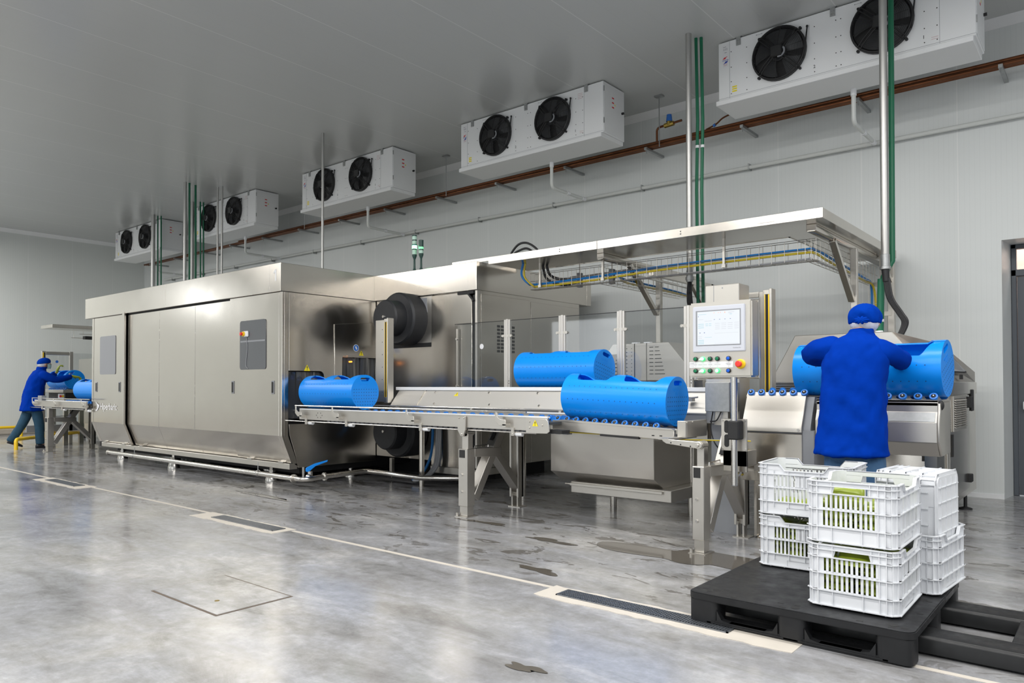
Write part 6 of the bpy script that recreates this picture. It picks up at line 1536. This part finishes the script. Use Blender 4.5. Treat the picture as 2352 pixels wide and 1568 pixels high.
for j in range(5):
    ph = -.75+.5*j/4; R.append([(hx+.098*math.cos(ph)*math.cos(2*pi*k/36), hy+.115*math.cos(ph)*math.sin(2*pi*k/36)-.01, hz+.105*math.sin(ph)+.02*math.sin(2*pi*k/36)) for k in range(2, 36-1) if True] )
R2 = []
for j in range(5):
    ph = -.85+.6*j/4; R2.append([(hx+.097*math.cos(ph)*math.cos(a), hy+.112*math.cos(ph)*math.sin(a)-.008, hz+.105*math.sin(ph)+.015*math.sin(a)) for a in [pi*.98+(1.04*pi)*k/20 for k in range(21)]])
V = [[m.bm.verts.new(p) for p in r] for r in R2]
for a, b in zip(V, V[1:]):
    for k in range(20): m.bm.faces.new((a[k], a[k+1], b[k+1], b[k]))
m.build('hairnet', HAIRNET, p2, smooth=80)
loft_part('trouser_seat', [T2(.68, .16, .125, .01), T2(.82, .172, .135, .01), T2(.95, .165, .13, .01)], p2, TROUSER, n=24)
leg([(bx+.095, by+.03, .84), (bx+.10, by+.07, .65), (bx+.11, by+.10, .48), (bx+.11, by+.11, .25), (bx+.11, by+.12, .10), (bx+.11, by+.12, .075)], [.105, .098, .085, .08, .078, .078], 'trouser_leg', TROUSER, p2, 41)
leg([(bx-.095, by-.0, .84), (bx-.10, by-.06, .66), (bx-.10, by-.12, .50), (bx-.10, by-.24, .30), (bx-.10, by-.33, .16), (bx-.10, by-.345, .135)], [.105, .098, .085, .08, .075, .075], 'trouser_leg', TROUSER, p2, 43)
shoe(p2, bx+.11, by+.13, 0, 0); shoe(p2, bx-.10, by-.31, .085, 0, -.35)

# ---------------------------------------------------------------- far left corner: table, guard frame, yellow rails, wall shelf
t = thing('loading_table', 'far steel loading table holding the basket of the far worker', 'table', (-17.4, 6.0, 0))
m = MB(); m.box(-18.0, 5.80, 1.10, -16.95, 6.28, 1.165); m.bevel(.006); m.build('wheel_rail', STEELF, t)
m = MB(); m.box(-17.95, 5.86, .98, -17.0, 6.24, 1.10); m.build('dark_bed', RUBBER, t)
m = MB(); m.box(-17.98, 5.82, .80, -16.96, 6.27, .98); m.bevel(.006); m.build('body', WHITEPL if False else STEELF, t)
wheel_row(t, [-17.9+.10*i for i in range(10)], 5.86, 1.178, -1)
for x in (-17.8, -17.1):
    for y in (5.9, 6.2):
        m = MB(); m.box(x-.04, y-.04, 0, x+.04, y+.04, .82); m.build('leg', STEEL, t)
m = MB(); m.box(-17.0, 5.72, .98, -16.94, 5.82, 1.08); m.bevel(.008); sb = m.build('switch_box', WHITEPL, t)
m = MB(); m.cyl((-16.94, 5.745, 1.03), (-16.925, 5.745, 1.03), .022, n=12); m.build('stop_knob', RED, sb)
m = MB(); m.cyl((-16.94, 5.79, 1.03), (-16.93, 5.79, 1.03), .022, n=12); m.build('yellow_switch', YELLOW, sb)
t = thing('guard_frame', 'steel portal frame with clear pane behind the far worker', 'guard', (-17.6, 5.9, 0))
m = MB(); m.box(-17.53, 5.57, 0, -17.47, 5.64, 1.98); m.bevel(.004); a = m.build('light_post', STEELF, t)
m = MB(); m.box(-17.47, 5.585, 1.0, -17.46, 5.60, 1.95); m.build('yellow_edge', YELLOW, a); m = MB(); m.box(-17.47, 5.60, 1.0, -17.462, 5.625, 1.95); m.build('sensor_window', SIGNBLK, a)
m = MB(); m.box(-17.53, 6.10, 0, -17.47, 6.17, 1.98); m.bevel(.004); m.build('post', STEELF, t)
m = MB(); m.box(-17.53, 5.64, 1.90, -17.47, 6.10, 1.97); m.bevel(.004); m.build('top_rail', STEELF, t)
m = MB(); m.box(-17.53, 5.3, .28, -17.47, 6.4, .42); m.bevel(.004); m.build('low_rail', GREYP, t)
m = MB(); m.box(-17.505, 5.64, .42, -17.497, 6.10, 1.90); g = m.build('pane', GLASS, t)
m = MB(); m.disc((-17.49, 5.86, 1.76), (1, 0, 0), .03, 16); m.build('blue_sticker', SIGNBLUE, g, smooth=0)
m = MB(); m.box(-17.51, 6.17, .42, -17.50, 6.85, 1.95); m.build('pane', GLASS, t)
m = MB(); m.box(-16.3, 6.30, .9, -16.24, 6.37, 2.08); m.bevel(.004)
m.box(-16.3, 6.45, 1.0, -16.24, 6.50, 2.1); m.build('post', STEELF, t)
t = thing('far_machine', 'pale steel cabinet standing behind the guard frame at the far left', 'machine', (-18.5, 7.4, 0))
m = MB(); m.box(-19.2, 6.9, .12, -18.0, 8.4, 1.88); m.bevel(.006); m.build('cabinet', STEELF, t)
for x, y in ((-19.1, 7.0), (-18.1, 7.0), (-19.1, 8.3), (-18.1, 8.3)):
    m = MB(); m.cyl((x, y, 0), (x, y, .13), .03, n=10); m.build('foot', RUBBER, t)
t = thing('far_canopy', 'grey canopy tray with dark wire duct on the far left, above the guard frame', 'canopy', (-18.6, 6.3, 2.6))
m = MB(); m.box(-18.75, 5.95, 2.525, -18.05, 7.7, 2.60); m.bevel(.004); m.build('tray', STEEL, t)
m = MB(); m.box(-18.2, 6.62, 2.30, -18.06, 7.6, 2.37); m.build('duct', RUBBER, t)
m = MB(); m.tube([(-18.4, 6.45, 2.34), (-18.4, 7.6, 2.34)], .006, 5); m.tube([(-18.2, 6.55, 2.42), (-18.2, 7.6, 2.42)], .006, 5)
for y in (6.5, 6.7, 6.9): m.tube([(-18.4, y, 2.53), (-18.4, y, 2.34)], .005, 5)
m.build('wire_basket', STEELF, t)
m = MB(); m.box(-18.7, 7.55, 0, -18.62, 7.63, 2.53); m.build('post', STEELF, t)
def rail(path, label):
    o = MB().tube(path, .034, 12).build('yellow_rail', YELLOW); tag(o, label, 'guard rail', None)
rail([(XL+.25, 2.0, .20), (XL+.25, 6.46, .20)], 'yellow guard rail along the far end wall left of the far worker')
rail([(-20.2, 6.02, .04), (-20.2, 6.02, .14)]+arc((-20.2, 6.12, .14), (0, -1, 0), (0, 0, 1), .10, 0, pi/2, 5)[1:]+[(-20.2, 7.3, .24)], 'yellow guard rail bent up from the floor behind the far conveyor legs')
rail([(-16.6, 4.86, 0), (-16.6, 4.86, .13)]+arc((-16.66, 4.90, .13), (.8, -.6, 0), (0, 0, 1), .07, 0, pi/2, 5)[1:]+[(-17.6, 6.35, .23)], 'yellow barrier rail on the floor at the far worker feet')

# tidy up
for o in bpy.data.objects:
    if '_o' in o: del o['_o']
bpy.context.view_layer.update()
